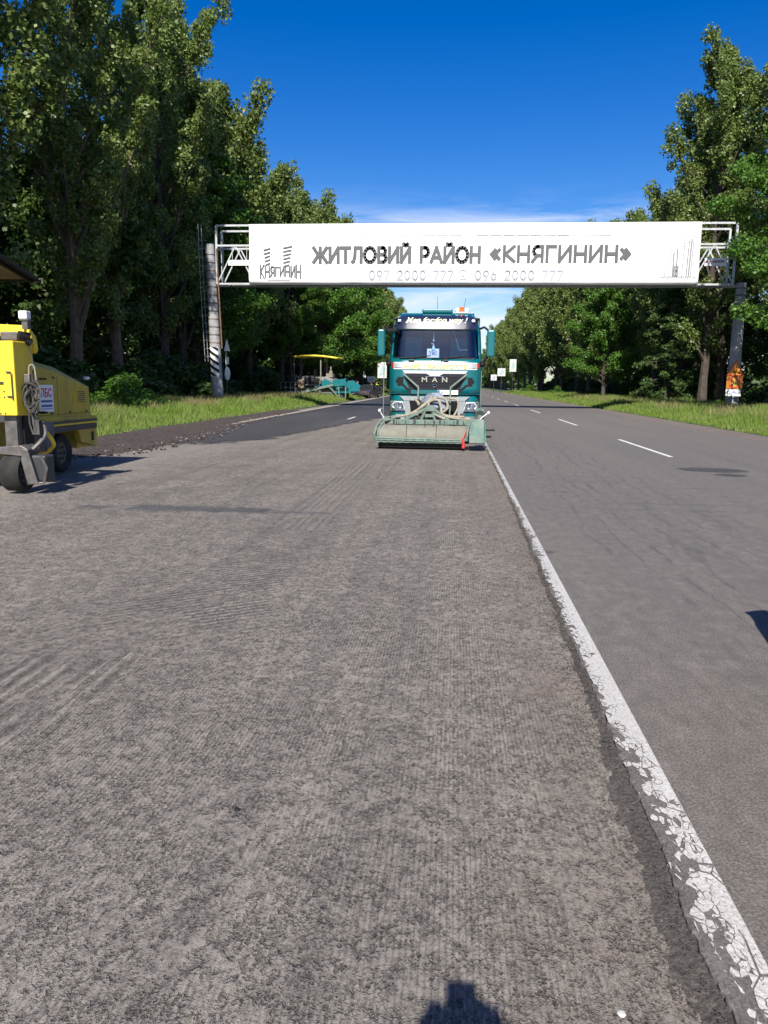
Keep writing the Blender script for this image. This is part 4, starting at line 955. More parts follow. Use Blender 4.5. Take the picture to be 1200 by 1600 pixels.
# visor
vz = lambda z: hw(z)*.955
panel('sun_visor', M_navy, 3.03, 3.40, lambda z: -vz(z), vz, .075, tk, 6, 20, .06, rnd=.07)
vt = text('visor_lettering', 'Men for·fon way !', 1.62, .20, mat('pale_yellow_script', (.75, .76, .42), .35), tk, (-.80, 0, 3.14), rot=(PI/2, 0, 0), shear=.35, depth=.003, bold=.008)
n_v = len(vt.data.vertices)
for v in vt.data.vertices:      # lay the script on the curved visor
    x = v.co.x-.80; z = 3.14+v.co.y; y = sf(x, z, .083)[1]; v.co = (v.co.x, z-3.14, -(y)+v.co.z)
for x in (-.97, .97): g = MB(); g.box((x-.045, -.09, -.03), (x+.045, .02, .03)); o_ = g.build('marker_lamp', M_silver, tk, bevel=.01); o_.location = (0, sf(x, 3.24, .07)[1], 3.24)
# roof box, beacons, aerials
g = MB(); g.box((-.40, .75, 3.49), (.42, 1.6, 3.60)); g.build('roof_box', M_teal, tk, bevel=.03)
g = MB(); g.box((.50, .78, 3.49), (.84, .98, 3.53)); g.build('light_bar_base', M_silver, tk)
g = MB(); g.tube([(.66, .88, 3.53), (.66, .88, 3.66)], [.065, .05], 12); bc = g.build('beacon', M_lampO, tk, smooth=True)
for x in (.54, .80): g = MB(); g.ball((x, .86, 3.58), .06, 10); g.build('work_lamp', M_white, tk, smooth=True)
g = MB(); g.tube([(.0, 1.1, 3.6), (.0, 1.12, 3.95)], .005, 4); g.tube([(.70, .95, 3.5), (.76, .97, 3.9)], .005, 4); g.build('aerial', M_black, tk)
# band with the firm name, lamps at its ends
panel('name_band', M_cream, 1.985, 2.165, -1.19, 1.19, .012, tk, 3, 22, .02)
nt = text('band_lettering', 'HIEPE TRANSPORTE', 1.66, .115, M_yell, tk, (-.83, -.022, 2.0), bold=.012, spacing=1.12)
for v in nt.data.vertices: v.co.z -= sf(v.co.x-.83, 2.05, 0)[1]
for s_ in (-1, 1):
    for xa, xb, mm in ((1.10, 1.17, M_lampR), (.86, 1.09, M_silver)):
        a, b_ = sorted((s_*xa, s_*xb)); panel('band_lamp', mm, 2.03, 2.15, a, b_, .03, tk, 2, 4, .02)
# silver chevron and grille
tz = lambda a, b_, z0, z1: (lambda z: a+(b_-a)*(z-z0)/(z1-z0))
panel('silver_trim', M_silver, 1.875, 1.955, tz(-.80, -.86, 1.875, 1.955), tz(.80, .86, 1.875, 1.955), .03, tk, 3, 14, .03)
g = MB(); g.prism([(-.22, 1.875), (.22, 1.875), (.10, 1.80), (-.10, 1.80)], 'y', -.03, .01); g.build('trim_tip', M_silver, tk)
panel('grille', M_grille, 1.46, 1.875, tz(-.66, -.84, 1.46, 1.875), tz(.66, .84, 1.46, 1.875), .02, tk, 4, 14, .02)
for i in range(4):
    z = 1.53+i*.075; a = .66+.18*(z-1.46)/.415-.03; panel('grille_slat', M_black, z, z+.035, -a, a, .027, tk, 1, 14, .012)
text('maker_letters', 'M', .14, .125, M_chrome, tk, (-.34, -.035, 1.655), bold=.02, depth=.01); text('maker_letters', 'A', .15, .125, M_chrome, tk, (-.075, -.035, 1.655), bold=.02, depth=.01); text('maker_letters', 'N', .14, .125, M_chrome, tk, (.19, -.035, 1.655), bold=.02, depth=.01)
g = MB(); g.tube([(-.26*math.cos(a)*1.0, -.035, 1.775+.035*math.sin(a)) for a in np.linspace(0, PI, 9)], .007, 6); g.tube([(-.07, -.035, 1.57), (.0, -.035, 1.60), (.06, -.035, 1.58), (.03, -.035, 1.53), (-.04, -.035, 1.53)], .012, 6); g.build('maker_emblem', M_chrome, tk)
# dark mounts and diagonal slots beside the grille
for s_ in (-1, 1):
    g = MB(); g.ball((0, 0, 0), .09, 12, (1.15, .15, .85)); g.box((-.06, -.03, -.12), (.10 if s_ < 0 else .06, .02, .1)); o_ = g.build('socket', M_black, tk, smooth=True); o_.location = (s_*.93, sf(.93, 1.68, .0)[1], 1.68)
    g = MB(); g.add([sf(s_*.92, 1.60, .012), sf(s_*.82, 1.60, .012), sf(s_*.50, 1.315, .012), sf(s_*.60, 1.315, .012)], [(0, 1, 2, 3)]); o_ = g.build('diagonal_slot', M_black, tk); q = o_.modifiers.new('s', 'SOLIDIFY'); q.thickness = .01
# bumper
g = MB()
def bump_fn(u, v):
    x = (u*2-1)*1.21; z = .50+v*.80; a = abs(x)/1.21; y = .02+.05*a*a+.3*max(0, (a-.78)/.22)**2.4+(.05 if v < .12 else 0); return (x, y, z)
g.grid(bump_fn, 24, 8); o_ = g.build('bumper', M_teal, tk, smooth=True, fix=False); q = o_.modifiers.new('s', 'SOLIDIFY'); q.thickness = .04; q.offset = -1
panel('bumper_gap', M_black, 1.29, 1.345, -1.2, 1.2, -.02, tk, 1, 22, .03)
panel('front_apron', M_teal, 1.345, 1.44, -.62, .62, .03, tk, 2, 10, .03)
panel('lower_silver_grille', M_dull, 1.17, 1.28, tz(-.80, -.92, 1.17, 1.28), tz(.80, .92, 1.17, 1.28), .035, tk, 2, 12, .03)
panel('lower_grille', M_black, .62, 1.165, tz(-.55, -.78, .62, 1.165), tz(.55, .78, .62, 1.165), .03, tk, 3, 12, .02)
for s_ in (-1, 1):
    a, b_ = (tz(-1.17, -1.17, .9, 1.14), tz(-.76, -.84, .9, 1.14)) if s_ < 0 else (tz(.76, .84, .9, 1.14), tz(1.17, 1.17, .9, 1.14))
    hl = panel('headlight', mat('headlamp_reflector', (.75, .76, .76), .4, .1, var=.3, vs=14), .90, 1.145, a, b_, .035, tk, 3, 8, .03)
    g = MB()
    for x, r in ((.90, .075), (1.06, .065)): g.ring([(r*.25, .02), (r, -.005), (r+.012, .0), (r*.3, .03)], 'y', (s_*x, sf(x, 1.02, .05)[1], 1.03), 18)
    g.build('headlamp_bowl', M_silver, hl, smooth=True)
    panel('lens', M_lens, .905, 1.14, (lambda z, a=a: a(z)+.01), (lambda z, b_=b_: b_(z)-.01), .06, hl, 2, 8, .006)
    a, b_ = sorted((s_*.78, s_*1.16)); panel('fog_lamp', M_silver, .66, .76, a, b_, .03, tk, 1, 6, .02)
    panel('corner_trim', M_dull, .72, 1.16, (tz(-.74, -.82, .72, 1.16) if s_ < 0 else tz(.60, .66, .72, 1.16)), (tz(-.60, -.66, .72, 1.16) if s_ < 0 else tz(.74, .82, .72, 1.16)), .036, tk, 3, 3, .02)
g = MB(); g.box((.08, -.075, 1.335), (.62, -.055, 1.45)); npl = g.build('number_plate', M_white, tk, bevel=.004)
g = MB(); g.box((.085, -.081, 1.34), (.14, -.0765, 1.445)); g.build('plate_stripe', M_bluep, npl); text('plate_text', 'BK 0206 EA', .40, .062, M_grey, npl, (.17, -.077, 1.362), bold=.006)
# mirrors
for s_ in (-1, 1):
    xa, xb = (1.335, 1.545) if s_ > 0 else (-1.545, -1.345)
    g = MB(); g.box((xa, .15, 2.32), (xb, .33, 3.02)); mr = g.build('mirror', M_teal, tk, bevel=.045, smooth=False)
    g = MB(); g.box((xa+.02, .328, 2.36), (xb-.02, .336, 2.98)); g.build('mirror_glass', M_chrome, mr)
    g = MB(); xi = xa if s_ > 0 else xb
    g.tube([(s_*1.15, .32, 3.05), (s_*1.26, .24, 3.09), (xi+s_*.04, .24, 3.0)], .03, 8); g.tube([(s_*1.18, .25, 2.18), (s_*1.27, .24, 2.22), (xi+s_*.05, .24, 2.36)], .035, 8); g.ball((s_*1.24, .28, 2.13), .085, 10); g.build('mirror_arm', M_black, tk, smooth=True)
g = MB(); g.tube([sf(-1.1, 2.98, .03), (-1.22, .02, 3.06), (-1.02, -.06, 3.10)], .02, 6); g.box((-1.28, -.04, 2.95), (-1.02, .08, 3.02)); g.build('kerb_mirror', M_black, tk, bevel=.01)
# chassis, body and wheels behind the cab
g = MB()
for s_ in (-.42, .42): g.box((s_-.05, .6, .75), (s_+.05, 7.6, 1.0))
g.box((-1.1, 1.0, .8), (1.1, 1.3, .95)); g.box((-.35, .3, .5), (.35, 1.9, 1.25)); g.build('chassis', M_dsteel, tk)
g = MB(); g.box((-1.2, 2.5, 1.1), (1.2, 7.6, 2.9)); g.build('water_body', mat('grey_body_paint', (.33, .34, .34), .5, var=.1, dirt=.3), tk, bevel=.12)
def wheel(o, name, c, r, w_, hub=M_silver, tyre=M_tyre, face=1):
    g = MB(); g.ring([(r*.58, -w_/2*.8), (r*.9, -w_/2), (r, -w_/2*.75), (r, w_/2*.75), (r*.9, w_/2), (r*.58, w_/2*.8)], 'x', (0, 0, 0), 28)
    wo = g.build(name, tyre, o, smooth=True, loc=c)
    g = MB(); g.ring([(.02, -w_*.25), (r*.6, -w_*.35), (r*.6, w_*.35), (.02, w_*.25)], 'x', (0, 0, 0), 20)
    for k_ in range(6): a = k_*PI/3; g.disc((face*w_*.30, r*.33*math.cos(a), r*.33*math.sin(a)), r*.06, 'x', w_*.2, 6)
    g.build('rim', hub, wo, smooth=True); return wo
for x in (-1.02, 1.02):
    for y in (1.35, 4.9, 6.25): wheel(tk, 'wheel', (x, y, .53), .51, .30, face=(1 if x > 0 else -1))
# ---- the sweeper frame on the front
bx0, bx1 = -1.36, .86
def hoodfn(u, v):
    x = bx0+(bx1-bx0)*u; a = -.25+v*1.9; return (x, -1.28-.33*math.cos(a)+.0, .30+.29*math.sin(a)+.02*fnoise(x*3, v*2, 3))
g = MB(); g.grid(hoodfn, 30, 10); bo = g.build('brush_cover', M_hood, tk, smooth=True, fix=False); q = bo.modifiers.new('s', 'SOLIDIFY'); q.thickness = .02
for u in (.33, .66):
    g = MB(); g.tube([Vector(hoodfn(u, v/10))+Vector((0, -.004, .004)) for v in range(11)], .009, 5); g.build('cover_seam', M_dsteel, tk)
for x in (bx0-.03, bx1+.0):
    pts = [(x, -1.60, .24), (x-.03*(x < 0), -1.64, .36), (x+.02, -1.52, .56), (x+.10, -1.30, .70), (x+.30, -1.18, .74)]
    g = MB(); g.tube(pts, .028, 8); g.tube([Vector(p_)+Vector((.08, .02, -.02)) for p_ in pts], .022, 8); g.build('side_pipe', M_mint, tk, smooth=True)
    g = MB(); g.prism([(-1.60, .26), (-1.58, .45), (-1.42, .58), (-1.1, .62), (-.95, .3)], 'x', x-.012, x+.012); g.build('end_plate', M_mint, tk)
g = MB(); g.tube([(bx0-.05, -1.61, .285), (-.4, -1.625, .27), (bx1, -1.60, .255)], .026, 8); g.tube([(bx0-.02, -1.64, .24), (-.3, -1.65, .225), (bx1-.05, -1.63, .21)], .018, 8); g.build('front_rail', M_mint, tk, smooth=True)
g = MB(); g.box((bx0, -1.63, .17), (bx1-.1, -1.61, .225))
for i in range(12): x = bx0+.1+i*.18; g.box((x, -1.655, .19), (x+.035, -1.60, .27))
g.build('splash_lip', M_mint, tk)
g = MB(); nb = 40
g.ring([(.06, -1.08), (.27, -1.08), (.27, 1.05), (.06, 1.05)], 'x', (-.25, -1.25, .24), 40); bro = g.build('brush_roll', mat('black_bristles', (.012, .012, .012), .9, var=.5, bump=.02, bs=60), tk)
g = MB(); g.box((bx0+.12, -1.50, .05), (bx1-.05, -1.485, .2)); g.build('rubber_skirt', M_rub, tk)
g = MB(); g.box((-1.2, -1.18, .60), (bx1+.05, -1.05, .72)); g.build('cross_beam', M_mint, tk, bevel=.008)
g = MB(); g.box((-1.2, -1.12, .50), (bx1+.05, -1.0, .58)); g.build('lower_beam', M_mint, tk)
for x in (-.48, .16, -1.0, .6): g = MB(); g.box((x, -1.20, .50), (x+.05, -1.03, .74)); g.build('beam_clamp', M_dsteel, tk)
# apex frame
g = MB(); g.bar((-.72, -1.1, .70), (-.10, -1.0, 1.04), .06); g.bar((.42, -1.1, .70), (-.06, -1.0, 1.04), .06); g.bar((-.3, -1.12, .7), (-.16, -1.02, 1.02), .05); g.bar((.05, -1.12, .7), (-.02, -1.02, 1.02), .05); g.box((-.17, -1.1, .93), (.03, -.98, 1.08)); g.box((-.2, -1.13, .78), (.06, -1.10, .86)); g.build('apex_frame', M_mint, tk, bevel=.006)
# right gear housing
g = MB(); g.prism([(-1.72, .19), (-1.70, .34), (-1.25, .74), (-.95, .80), (-.9, .22)], 'x', bx1+.05, bx1+.42); g.build('gear_housing', M_mint, tk, bevel=.02)
g = MB(); g.prism([(-1.1, .6), (-1.1, .98), (-.9, 1.02), (-.9, .6)], 'x', bx1+.2, bx1+.42); g.build('motor_bracket', M_mint, tk, bevel=.015)
g = MB(); g.ring([(.05, -.02), (.12, -.03), (.13, .03), (.05, .03)], 'y', (bx1+.31, -1.12, .85), 18); g.build('bearing', M_dsteel, tk, smooth=True)
g = MB(); g.box((bx1+.06, -1.735, .17), (bx1+.40, -1.70, .20)); g.build('housing_lip', M_dsteel, tk)
g = MB(); g.prism([(-1.70, .19), (-1.66, .42), (-1.2, .70), (-.9, .5), (-.9, .19)], 'x', bx1+.425, bx1+.455); g.build('housing_side', mat('green_side_plate', (.03, .17, .11), .5, var=.15), tk)
g = MB(); g.tube([(bx1+.45, -1.35, .50), (bx1+.68, -1.35, .50)], .024, 8); g.build('axle_stub', M_black, tk)
g = MB(); g.tube([(bx1-.10, -1.66, .30), (bx1-.08, -1.68, .12)], [.025, .045], 8); g.ball((bx1-.08, -1.68, .09), .05, 10); g.tube([(bx1-.09, -1.66, .30), (bx1-.02, -1.63, .5)], .015, 5); g.build('red_jack', mat('red_plastic', (.42, .03, .03), .5), tk, smooth=True)
for i in range(9):
    x = -1.15+i*.24; g = MB(); g.box((x-.012, -1.19, .62), (x+.012, -1.178, .70)); g.ball((x+.06, -1.185, .66), .012, 6); g.build('beam_bolt', M_dsteel, tk)
for x, w_, h_ in ((-.95, .12, .12), (-.62, .16, .10), (-.2, .1, .14), (.34, .14, .12), (.68, .12, .16)):
    g = MB(); g.box((x, -1.0, .70), (x+w_, -.85, .72+h_)); g.tube([(x+w_/2, -1.0, .76), (x+w_/2, -1.06, .70), (x+w_/2+.05, -1.2, .62)], .012, 5); g.build('hydraulic_fitting', random.choice([M_iron, M_dsteel, M_mint]), tk, bevel=.006)
for x in (-.2, .02):
    g = MB(); g.tube([(x, -1.19, .74), (x+.02, -1.26, .64), (x+.01, -1.50, .585)], .008, 5); g.build('lift_chain', M_dsteel, tk)
# poles and marker balls
for x, z1 in ((-1.25, 2.15), (1.17, 1.93)):
    g = MB(); g.tube([(x, -1.1, .6), (x+.01, -1.12, z1)], .011, 6); g.build('marker_pole', M_mint, tk, smooth=True)
for x, xe, z in ((-1.2, -1.33, .93), (1.12, 1.38, .92)):
    g = MB(); g.tube([(x, -1.15, .68), (x+(xe-x)*.4, -1.2, .80), (xe, -1.25, z)], .014, 6); g.ball((xe, -1.25, z), .038, 10); g.build('marker_ball', M_white, tk, smooth=True)
g = MB(); g.tube([(1.0, -1.12, .80), (1.25, -1.14, .80)], .014, 6); g.tube([(-1.25, -1.1, .78), (-.95, -1.1, .78)], .014, 6); g.build('marker_bar', M_mint, tk)
# bent posts on the grille
for s_, x0, x1, z0 in ((-1, -.83, -.42, 1.86), (1, .84, .42, 1.86)):
    g = MB(); g.tube([(x0, -.06, z0), (x1-.03*s_*0, -.16, 1.52), (x1, -.18, 1.44), (x1, -.26, .95), (x1*.95, -.9, .74)], .024, 8); g.build('bent_post', M_mint, tk, smooth=True)
# hoses: thick cream bundle and dark lines
hs_ = [[(-.95, -1.1, .78), (-.6, -1.02, .84), (-.35, -.8, .98), (-.1, -.75, 1.16), (.12, -.8, 1.20), (.2, -.9, 1.02), (.25, -1.0, .84), (.6, -1.05, .76), (.95, -1.1, .74)],
       [(-.55, -1.0, .80), (-.22, -.72, 1.1), (.05, -.7, 1.26), (.3, -.75, 1.22), (.36, -.8, 1.0), (.2, -.9, .86), (.5, -1.0, .80), (.8, -1.1, .80)],
       [(-.5, -.4, 1.22), (-.35, -.5, 1.06), (-.3, -.7, .9), (-.45, -.95, .78)], [(-.05, -.5, 1.3), (-.12, -.8, 1.1), (-.02, -1.0, .9), (.3, -1.1, .74)],
       [(.35, -.4, 1.25), (.6, -.5, 1.2), (.62, -.7, 1.0), (.5, -.95, .78)]]
def cat(pts, n=6):
    P_ = [Vector(p_) for p_ in pts]; out = []
    for i in range(len(P_)-1):
        a, b_, c_, d_ = P_[max(i-1, 0)], P_[i], P_[i+1], P_[min(i+2, len(P_)-1)]
        for k_ in range(n): t_ = k_/n; out.append(.5*((2*b_)+(-a+c_)*t_+(2*a-5*b_+4*c_-d_)*t_*t_+(-a+3*b_-3*c_+d_)*t_**3))
    return out+[P_[-1]]
for h_, r_ in zip(hs_, (.036, .034, .03, .03, .026)): g = MB(); g.tube(cat(h_), r_, 8); g.build('hose', M_hose, tk, smooth=True)
for k_ in range(7):
    a = random.uniform(-.45, .4); g = MB(); g.tube(cat([(a, -.35, 1.2), (a+random.uniform(-.2, .2), -.6, random.uniform(.85, 1.15)), (a+random.uniform(-.25, .25), -.8, random.uniform(.8, 1.1)), (a+random.uniform(-.3, .3), -1.05, .74)]), .02, 6); g.build('hydraulic_line', M_dhose, tk, smooth=True)
g = MB()
def tarp(u, v):
    x = -.34+.70*u; s_ = math.sin(PI*u)**.6; return (x, -.25-.45*v, 1.12+.27*s_*math.cos(v*1.4)+.03*fnoise(u*5, v*4, 2)-.18*v*v)
g.grid(tarp, 16, 8); o_ = g.build('tarp_cover', mat('grey_blue_tarp', (.16, .19, .24), .5, var=.5, vs=5), tk, smooth=True, fix=False); q = o_.modifiers.new('s', 'SOLIDIFY'); q.thickness = .012
g = MB(); g.box((-.3, -.62, .82), (.32, -.15, 1.15)); g.ball((-.28, -.6, 1.05), .1, 8); g.build('pump_block', mat('oily_pump_metal', (.06, .05, .045), .5, .4, var=.5, vs=8), tk, bevel=.03)
g = MB(); g.bar((-.4, -.1, .75), (-.4, -1.05, .66), .08); g.bar((.4, -.1, .75), (.4, -1.05, .66), .08); g.build('push_arm', M_mint, tk)

# ------------------------------------------------------------------ milling machine
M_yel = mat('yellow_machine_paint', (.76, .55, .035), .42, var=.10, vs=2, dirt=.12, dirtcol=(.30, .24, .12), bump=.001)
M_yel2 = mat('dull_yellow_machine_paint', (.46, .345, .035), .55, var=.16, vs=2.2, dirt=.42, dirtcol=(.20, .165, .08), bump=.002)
M_brown = mat('brown_canopy_underside', (.22, .155, .09), .85, var=.3, vs=3)
mm_ = thing('milling_machine', 'yellow road milling machine with sloping engine cover and canopy at the left edge', 'milling machine', (-7.3, 12, -.035))
ox, oy, oz = 7.3, -12, .035
def L_(x, y, z): return (x+ox, y+oy, z+oz)
def mb(boxes=()):
    g = MB()
    for a, b_ in boxes: g.box(L_(*a), L_(*b_))
    return g
XS = -6.62; XF = -8.15
# engine cover: side profile, top with bevelled shoulders
prof = [(10.9, .90), (13.62, .86), (13.58, 1.44), (12.55, 1.66), (12.0, 1.76), (10.9, 1.78)]
def cover(x_in): return [(y, z if z < 1 else z) for y, z in prof]
g = MB(); n_p = len(prof); inner = [(10.9, .90), (13.60, .86), (13.50, 1.55), (12.62, 1.78), (11.95, 1.86), (10.9, 1.88)]
ring = []
for x, P_ in ((XF, prof), (XF+.16, inner), (XS-.16, inner), (XS, prof)): ring.append([L_(x, y, z) for y, z in P_])
vs = [q for r_ in ring for q in r_]; fs = [tuple(range(n_p)), tuple(range(4*n_p-1, 3*n_p-1, -1))]
for k_ in range(3):
    for i in range(n_p): j = (i+1) % n_p; fs.append((k_*n_p+i, (k_+1)*n_p+i, (k_+1)*n_p+j, k_*n_p+j))
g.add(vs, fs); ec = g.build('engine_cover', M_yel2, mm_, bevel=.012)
for y, z in ((11.88, 1.56), (11.86, 1.02), (11.78, 1.03)): mb([((XS, y, z), (XS+.015, y+.22, z+.03))]).build('vent_slot', M_black, mm_)
mb([((XS, 12.95, 1.0), (XS+.004, 13.3, 1.45))]).build('cover_stain', mat('rubbed_yellow', (.47, .33, .02), .5, var=.1), mm_)
mb([((XS-.03, 13.58, .9), (XS-.02, 13.60, 1.45))]).build('rear_edge', M_yel2, mm_)
g = MB(); g.tube([L_(XS-.05, 13.55, 1.60), L_(XS-.05, 13.68, 1.60)], .03, 8); g.build('rear_latch', M_silver, mm_)
for y in (12.45, 13.05):
    mb([((XS-.001, y, .93), (XS+.002, y+.008, 1.62 if y < 13 else 1.52))]).build('panel_seam', M_black, mm_)
mb([((XS-.001, 10.95, .985), (XS+.002, 13.6, .992))]).build('panel_seam', M_black, mm_)
for y, z in ((12.2, 1.0), (12.8, 1.0), (13.4, 1.0), (12.3, 1.58)):
    mb([((XS, y, z), (XS+.012, y+.07, z+.035))]).build('hinge', M_dsteel, mm_, bevel=.004)
g = MB()
for k_ in range(6): g.box(L_(XS, 13.15, 1.18+k_*.035), L_(XS+.006, 13.4, 1.195+k_*.035))
g.build('louvre', M_dsteel, mm_)
# sticker
st = mb([((XS, 11.86, 1.04), (XS+.006, 12.30, 1.48))]).build('sticker', M_white, mm_)
def side_text(nm, s_, w, h, mt, y, z, par): return text(nm, s_, w, h, mt, par, L_(XS+.009, y, z), rot=(PI/2, 0, PI/2), bold=.014, depth=.002)
side_text('sticker_letters', 'ПБС', .34, .15, mat('magenta_red_print', (.5, .015, .08), .5), 11.91, 1.28, st)
g = MB()
for k_ in range(2):
    for j in range(11): g.box(L_(XS+.006, 11.91+j*.032, 1.20-.075*k_), L_(XS+.010, 11.933+j*.032, 1.235-.075*k_))
g.box(L_(XS+.006, 11.89, 1.09), L_(XS+.010, 12.26, 1.10)); g.build('sticker_lines', M_bluep, st)
# lower body with wheel arch
arch = [(13.75, .36), (13.80, .92), (10.6, .98), (10.6, .42), (12.15, .38)]+[(12.66+.50*math.cos(a), .42+.46*math.sin(a)) for a in np.linspace(PI*.93, PI*.04, 10)]
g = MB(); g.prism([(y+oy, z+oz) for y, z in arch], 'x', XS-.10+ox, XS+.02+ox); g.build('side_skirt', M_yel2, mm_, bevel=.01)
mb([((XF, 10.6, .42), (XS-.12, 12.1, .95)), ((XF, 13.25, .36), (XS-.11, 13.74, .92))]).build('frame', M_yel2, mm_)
mb([((XS+.02, 10.9, .835), (XS+.05, 13.75, .872)), ((XS+.02, 11.4, .70), (XS+.06, 13.70, .79))]).build('black_strip', M_dsteel, mm_)
mb([((XS+.02, 10.9, .80), (XS+.045, 13.75, .83))]).build('yellow_strip', M_yel, mm_)
mb([((XS+.0, 13.55, .48), (XS+.03, 13.63, .64))]).build('tie_down_hole', M_black, mm_)
for x in (XS-.18, XF+.18): wheel(mm_, 'wheel', L_(x, 12.66, .32), .33, .24, hub=M_dsteel)
# front (near) lifting columns with wheels
for cx, nm in ((-6.12, 0), (-8.3, 1)):
    g = MB(); g.prism([(cx-.145+ox, 10.12+oy), (cx+.145+ox, 10.12+oy), (cx+.145+ox, 10.62+oy), (cx-.145+ox, 10.62+oy)], 'z', 1.07+oz, 2.08+oz); lc = g.build('lift_column', M_yel, mm_, bevel=.015)
    g = MB()
    for a, b_ in ((cx+.03, 1.32), (cx+.03, 1.65)): g.box(L_(a, 10.10, b_), L_(a+.06, 10.115, b_+.02))
    g.tube([L_(cx+.11, 10.10, 1.28), L_(cx+.11, 10.09, 1.66)], .008, 5)
    for z in (1.32, 1.40, 1.1): 
        for x in (cx-.09, cx-.02): g.ball(L_(x, 10.115, z), .012, 6)
    g.build('column_bolts', M_dsteel, lc)
    g = MB(); g.box(L_(cx-.09, 10.10, 1.50), L_(cx-.02, 10.12, 1.53)); g.build('column_slot', M_dsteel, lc)
    g = MB(); g.box(L_(cx-.11, 10.22, .52), L_(cx+.07, 10.40, 1.08)); g.build('steel_leg', M_iron, mm_, bevel=.01)
    g = MB(); g.box(L_(cx-.16, 10.36, .58), L_(cx+.10, 10.6, 1.05)); g.build('cylinder_guard', M_black, mm_)
    g = MB(); g.prism([(cx-.20+ox, .53+oz), (cx-.20+ox, .63+oz), (cx+.13+ox, .66+oz), (cx+.24+ox, .60+oz), (cx+.20+ox, .50+oz)], 'y', 10.18+oy, 10.5+oy)
    g.prism([(cx+.15+ox, .62+oz), (cx+.23+ox, .60+oz), (cx+.36+ox, .12+oz), (cx+.20+ox, .12+oz), (cx+.13+ox, .45+oz)], 'y', 10.16+oy, 10.21+oy); g.build('fork', M_iron, mm_, bevel=.012)
    g = MB(); g.box(L_(cx+.22, 10.24, .14), L_(cx+.44, 10.5, .52)); g.build('wheel_motor', M_dsteel, mm_, bevel=.03)
    g = MB(); g.tube([L_(cx+.40, 10.2, .52), L_(cx+.47, 10.22, .35), L_(cx+.42, 10.22, .14)], .018, 6); g.tube([L_(cx+.42, 10.2, .14), L_(cx+.2, 10.18, .12)], .015, 6); g.build('guard_bar', M_iron, mm_, smooth=True)
    wheel(mm_, 'wheel', L_(cx-.03, 10.34, .27), .275, .29, hub=M_dsteel)
# operator frame at the top left
g = MB(); zt = 2.36
g.prism([(-9.0+ox, zt+.06+oz), (-6.02+ox, zt-.05+oz), (-6.02+ox, zt-.17+oz), (-6.19+ox, zt-.20+oz), (-6.19+ox, 2.06+oz), (-6.30+ox, 2.06+oz), (-6.30+ox, zt-.20+oz), (-6.7+ox, zt-.20+oz), (-6.7+ox, 1.95+oz), (-9.0+ox, 1.95+oz)], 'y', 10.50+oy, 10.60+oy); g.build('operator_frame', M_yel, mm_, bevel=.01)
g = MB(); pts = [L_(-6.22, 10.56, 2.27), L_(-6.06, 10.60, 2.25), L_(-5.985, 10.64, 2.14), L_(-5.97, 10.66, 1.93)]; g.tube(cat(pts, 4), [.05]*12+[.02], 8) if len(cat(pts, 4)) == 13 else g.tube(cat(pts, 4), .04, 8); g.build('curved_bracket', M_yel, mm_, smooth=True)
mb([((-6.35, 10.45, 2.10), (-6.08, 10.62, 2.22))]).build('hydraulic_block', M_iron, mm_, bevel=.02)
g = MB(); g.tube([L_(-6.05, 10.4, 2.16), L_(-5.95, 10.5, 2.14)], .07, 12); g.tube([L_(-6.0, 10.45, 2.12), L_(-5.92, 10.5, 2.06)], .05, 10); g.build('cable_reel', M_black, mm_, smooth=True)
lb = mb([((-6.00, 10.34, 2.385), (-5.88, 10.46, 2.495))]).build('work_light', M_white, mm_, bevel=.012)
mb([((-5.96, 10.35, 2.25), (-5.88, 10.44, 2.38)), ((-5.98, 10.33, 2.365), (-5.85, 10.46, 2.38))]).build('light_bracket', M_iron, mm_)
# hoses
g = MB()
g.tube(cat([L_(-5.98, 10.45, 2.1), L_(-5.93, 10.5, 1.9), L_(-5.93, 10.5, 1.6), L_(-5.94, 10.4, 1.4)]), .010, 6); g.build('cable', M_dhose, mm_)
for k_ in range(9):
    c_ = L_(-5.87+random.uniform(-.02, .02), 10.32, 1.34+random.uniform(-.05, .05)); r_ = random.uniform(.07, .15); sq = random.uniform(.5, .9); a0 = random.uniform(0, 6)
    pts = [(c_[0]+r_*sq*math.cos(a), c_[1]+.06*math.sin(a+a0), c_[2]+r_*1.35*math.sin(a)) for a in np.linspace(0, 2*PI*.93, 16)]
    g = MB(); g.tube(pts, .009, 6); g.build('coiled_cable', M_dhose, mm_, smooth=True)
for k_ in range(6):
    x = -5.94+.017*k_; g = MB(); g.tube(cat([L_(x, 10.36, 1.62), L_(x+random.uniform(-.04, .03), 10.4, 1.3), L_(x+random.uniform(-.02, .05), 10.38, 1.0), L_(x+.05, 10.35, .8)]), .013, 6); g.build('hydraulic_hose', M_dhose, mm_, smooth=True)
g = MB(); g.box(L_(-5.97, 10.32, 1.5), L_(-5.88, 10.45, 1.64)); g.build('valve_block', M_iron, mm_, bevel=.01)
g = MB(); g.tube(cat([L_(-5.93, 10.40, 1.62), L_(-5.93, 10.42, 1.75), L_(-5.87, 10.44, 1.74), L_(-5.86, 10.46, 1.5)]), .012, 6); g.build('white_hose', M_hose, mm_, smooth=True)
g = MB(); g.tube(cat([L_(-5.84, 10.5, 1.0), L_(-5.80, 10.5, .82), L_(-5.82, 10.4, .70), L_(-5.93, 10.3, .56), L_(-5.96, 10.25, .48)]), .032, 8); g.build('armoured_hose', M_iron, mm_, smooth=True)
g = MB(); g.prism([(10.95+oy, .95+oz), (11.35+oy, .92+oz), (11.3+oy, .55+oz), (11.05+oy, .48+oz)], 'x', -6.5+ox, -6.1+ox); g.build('side_tank', mat('grey_tank', (.10, .10, .11), .6, var=.3), mm_, bevel=.03)
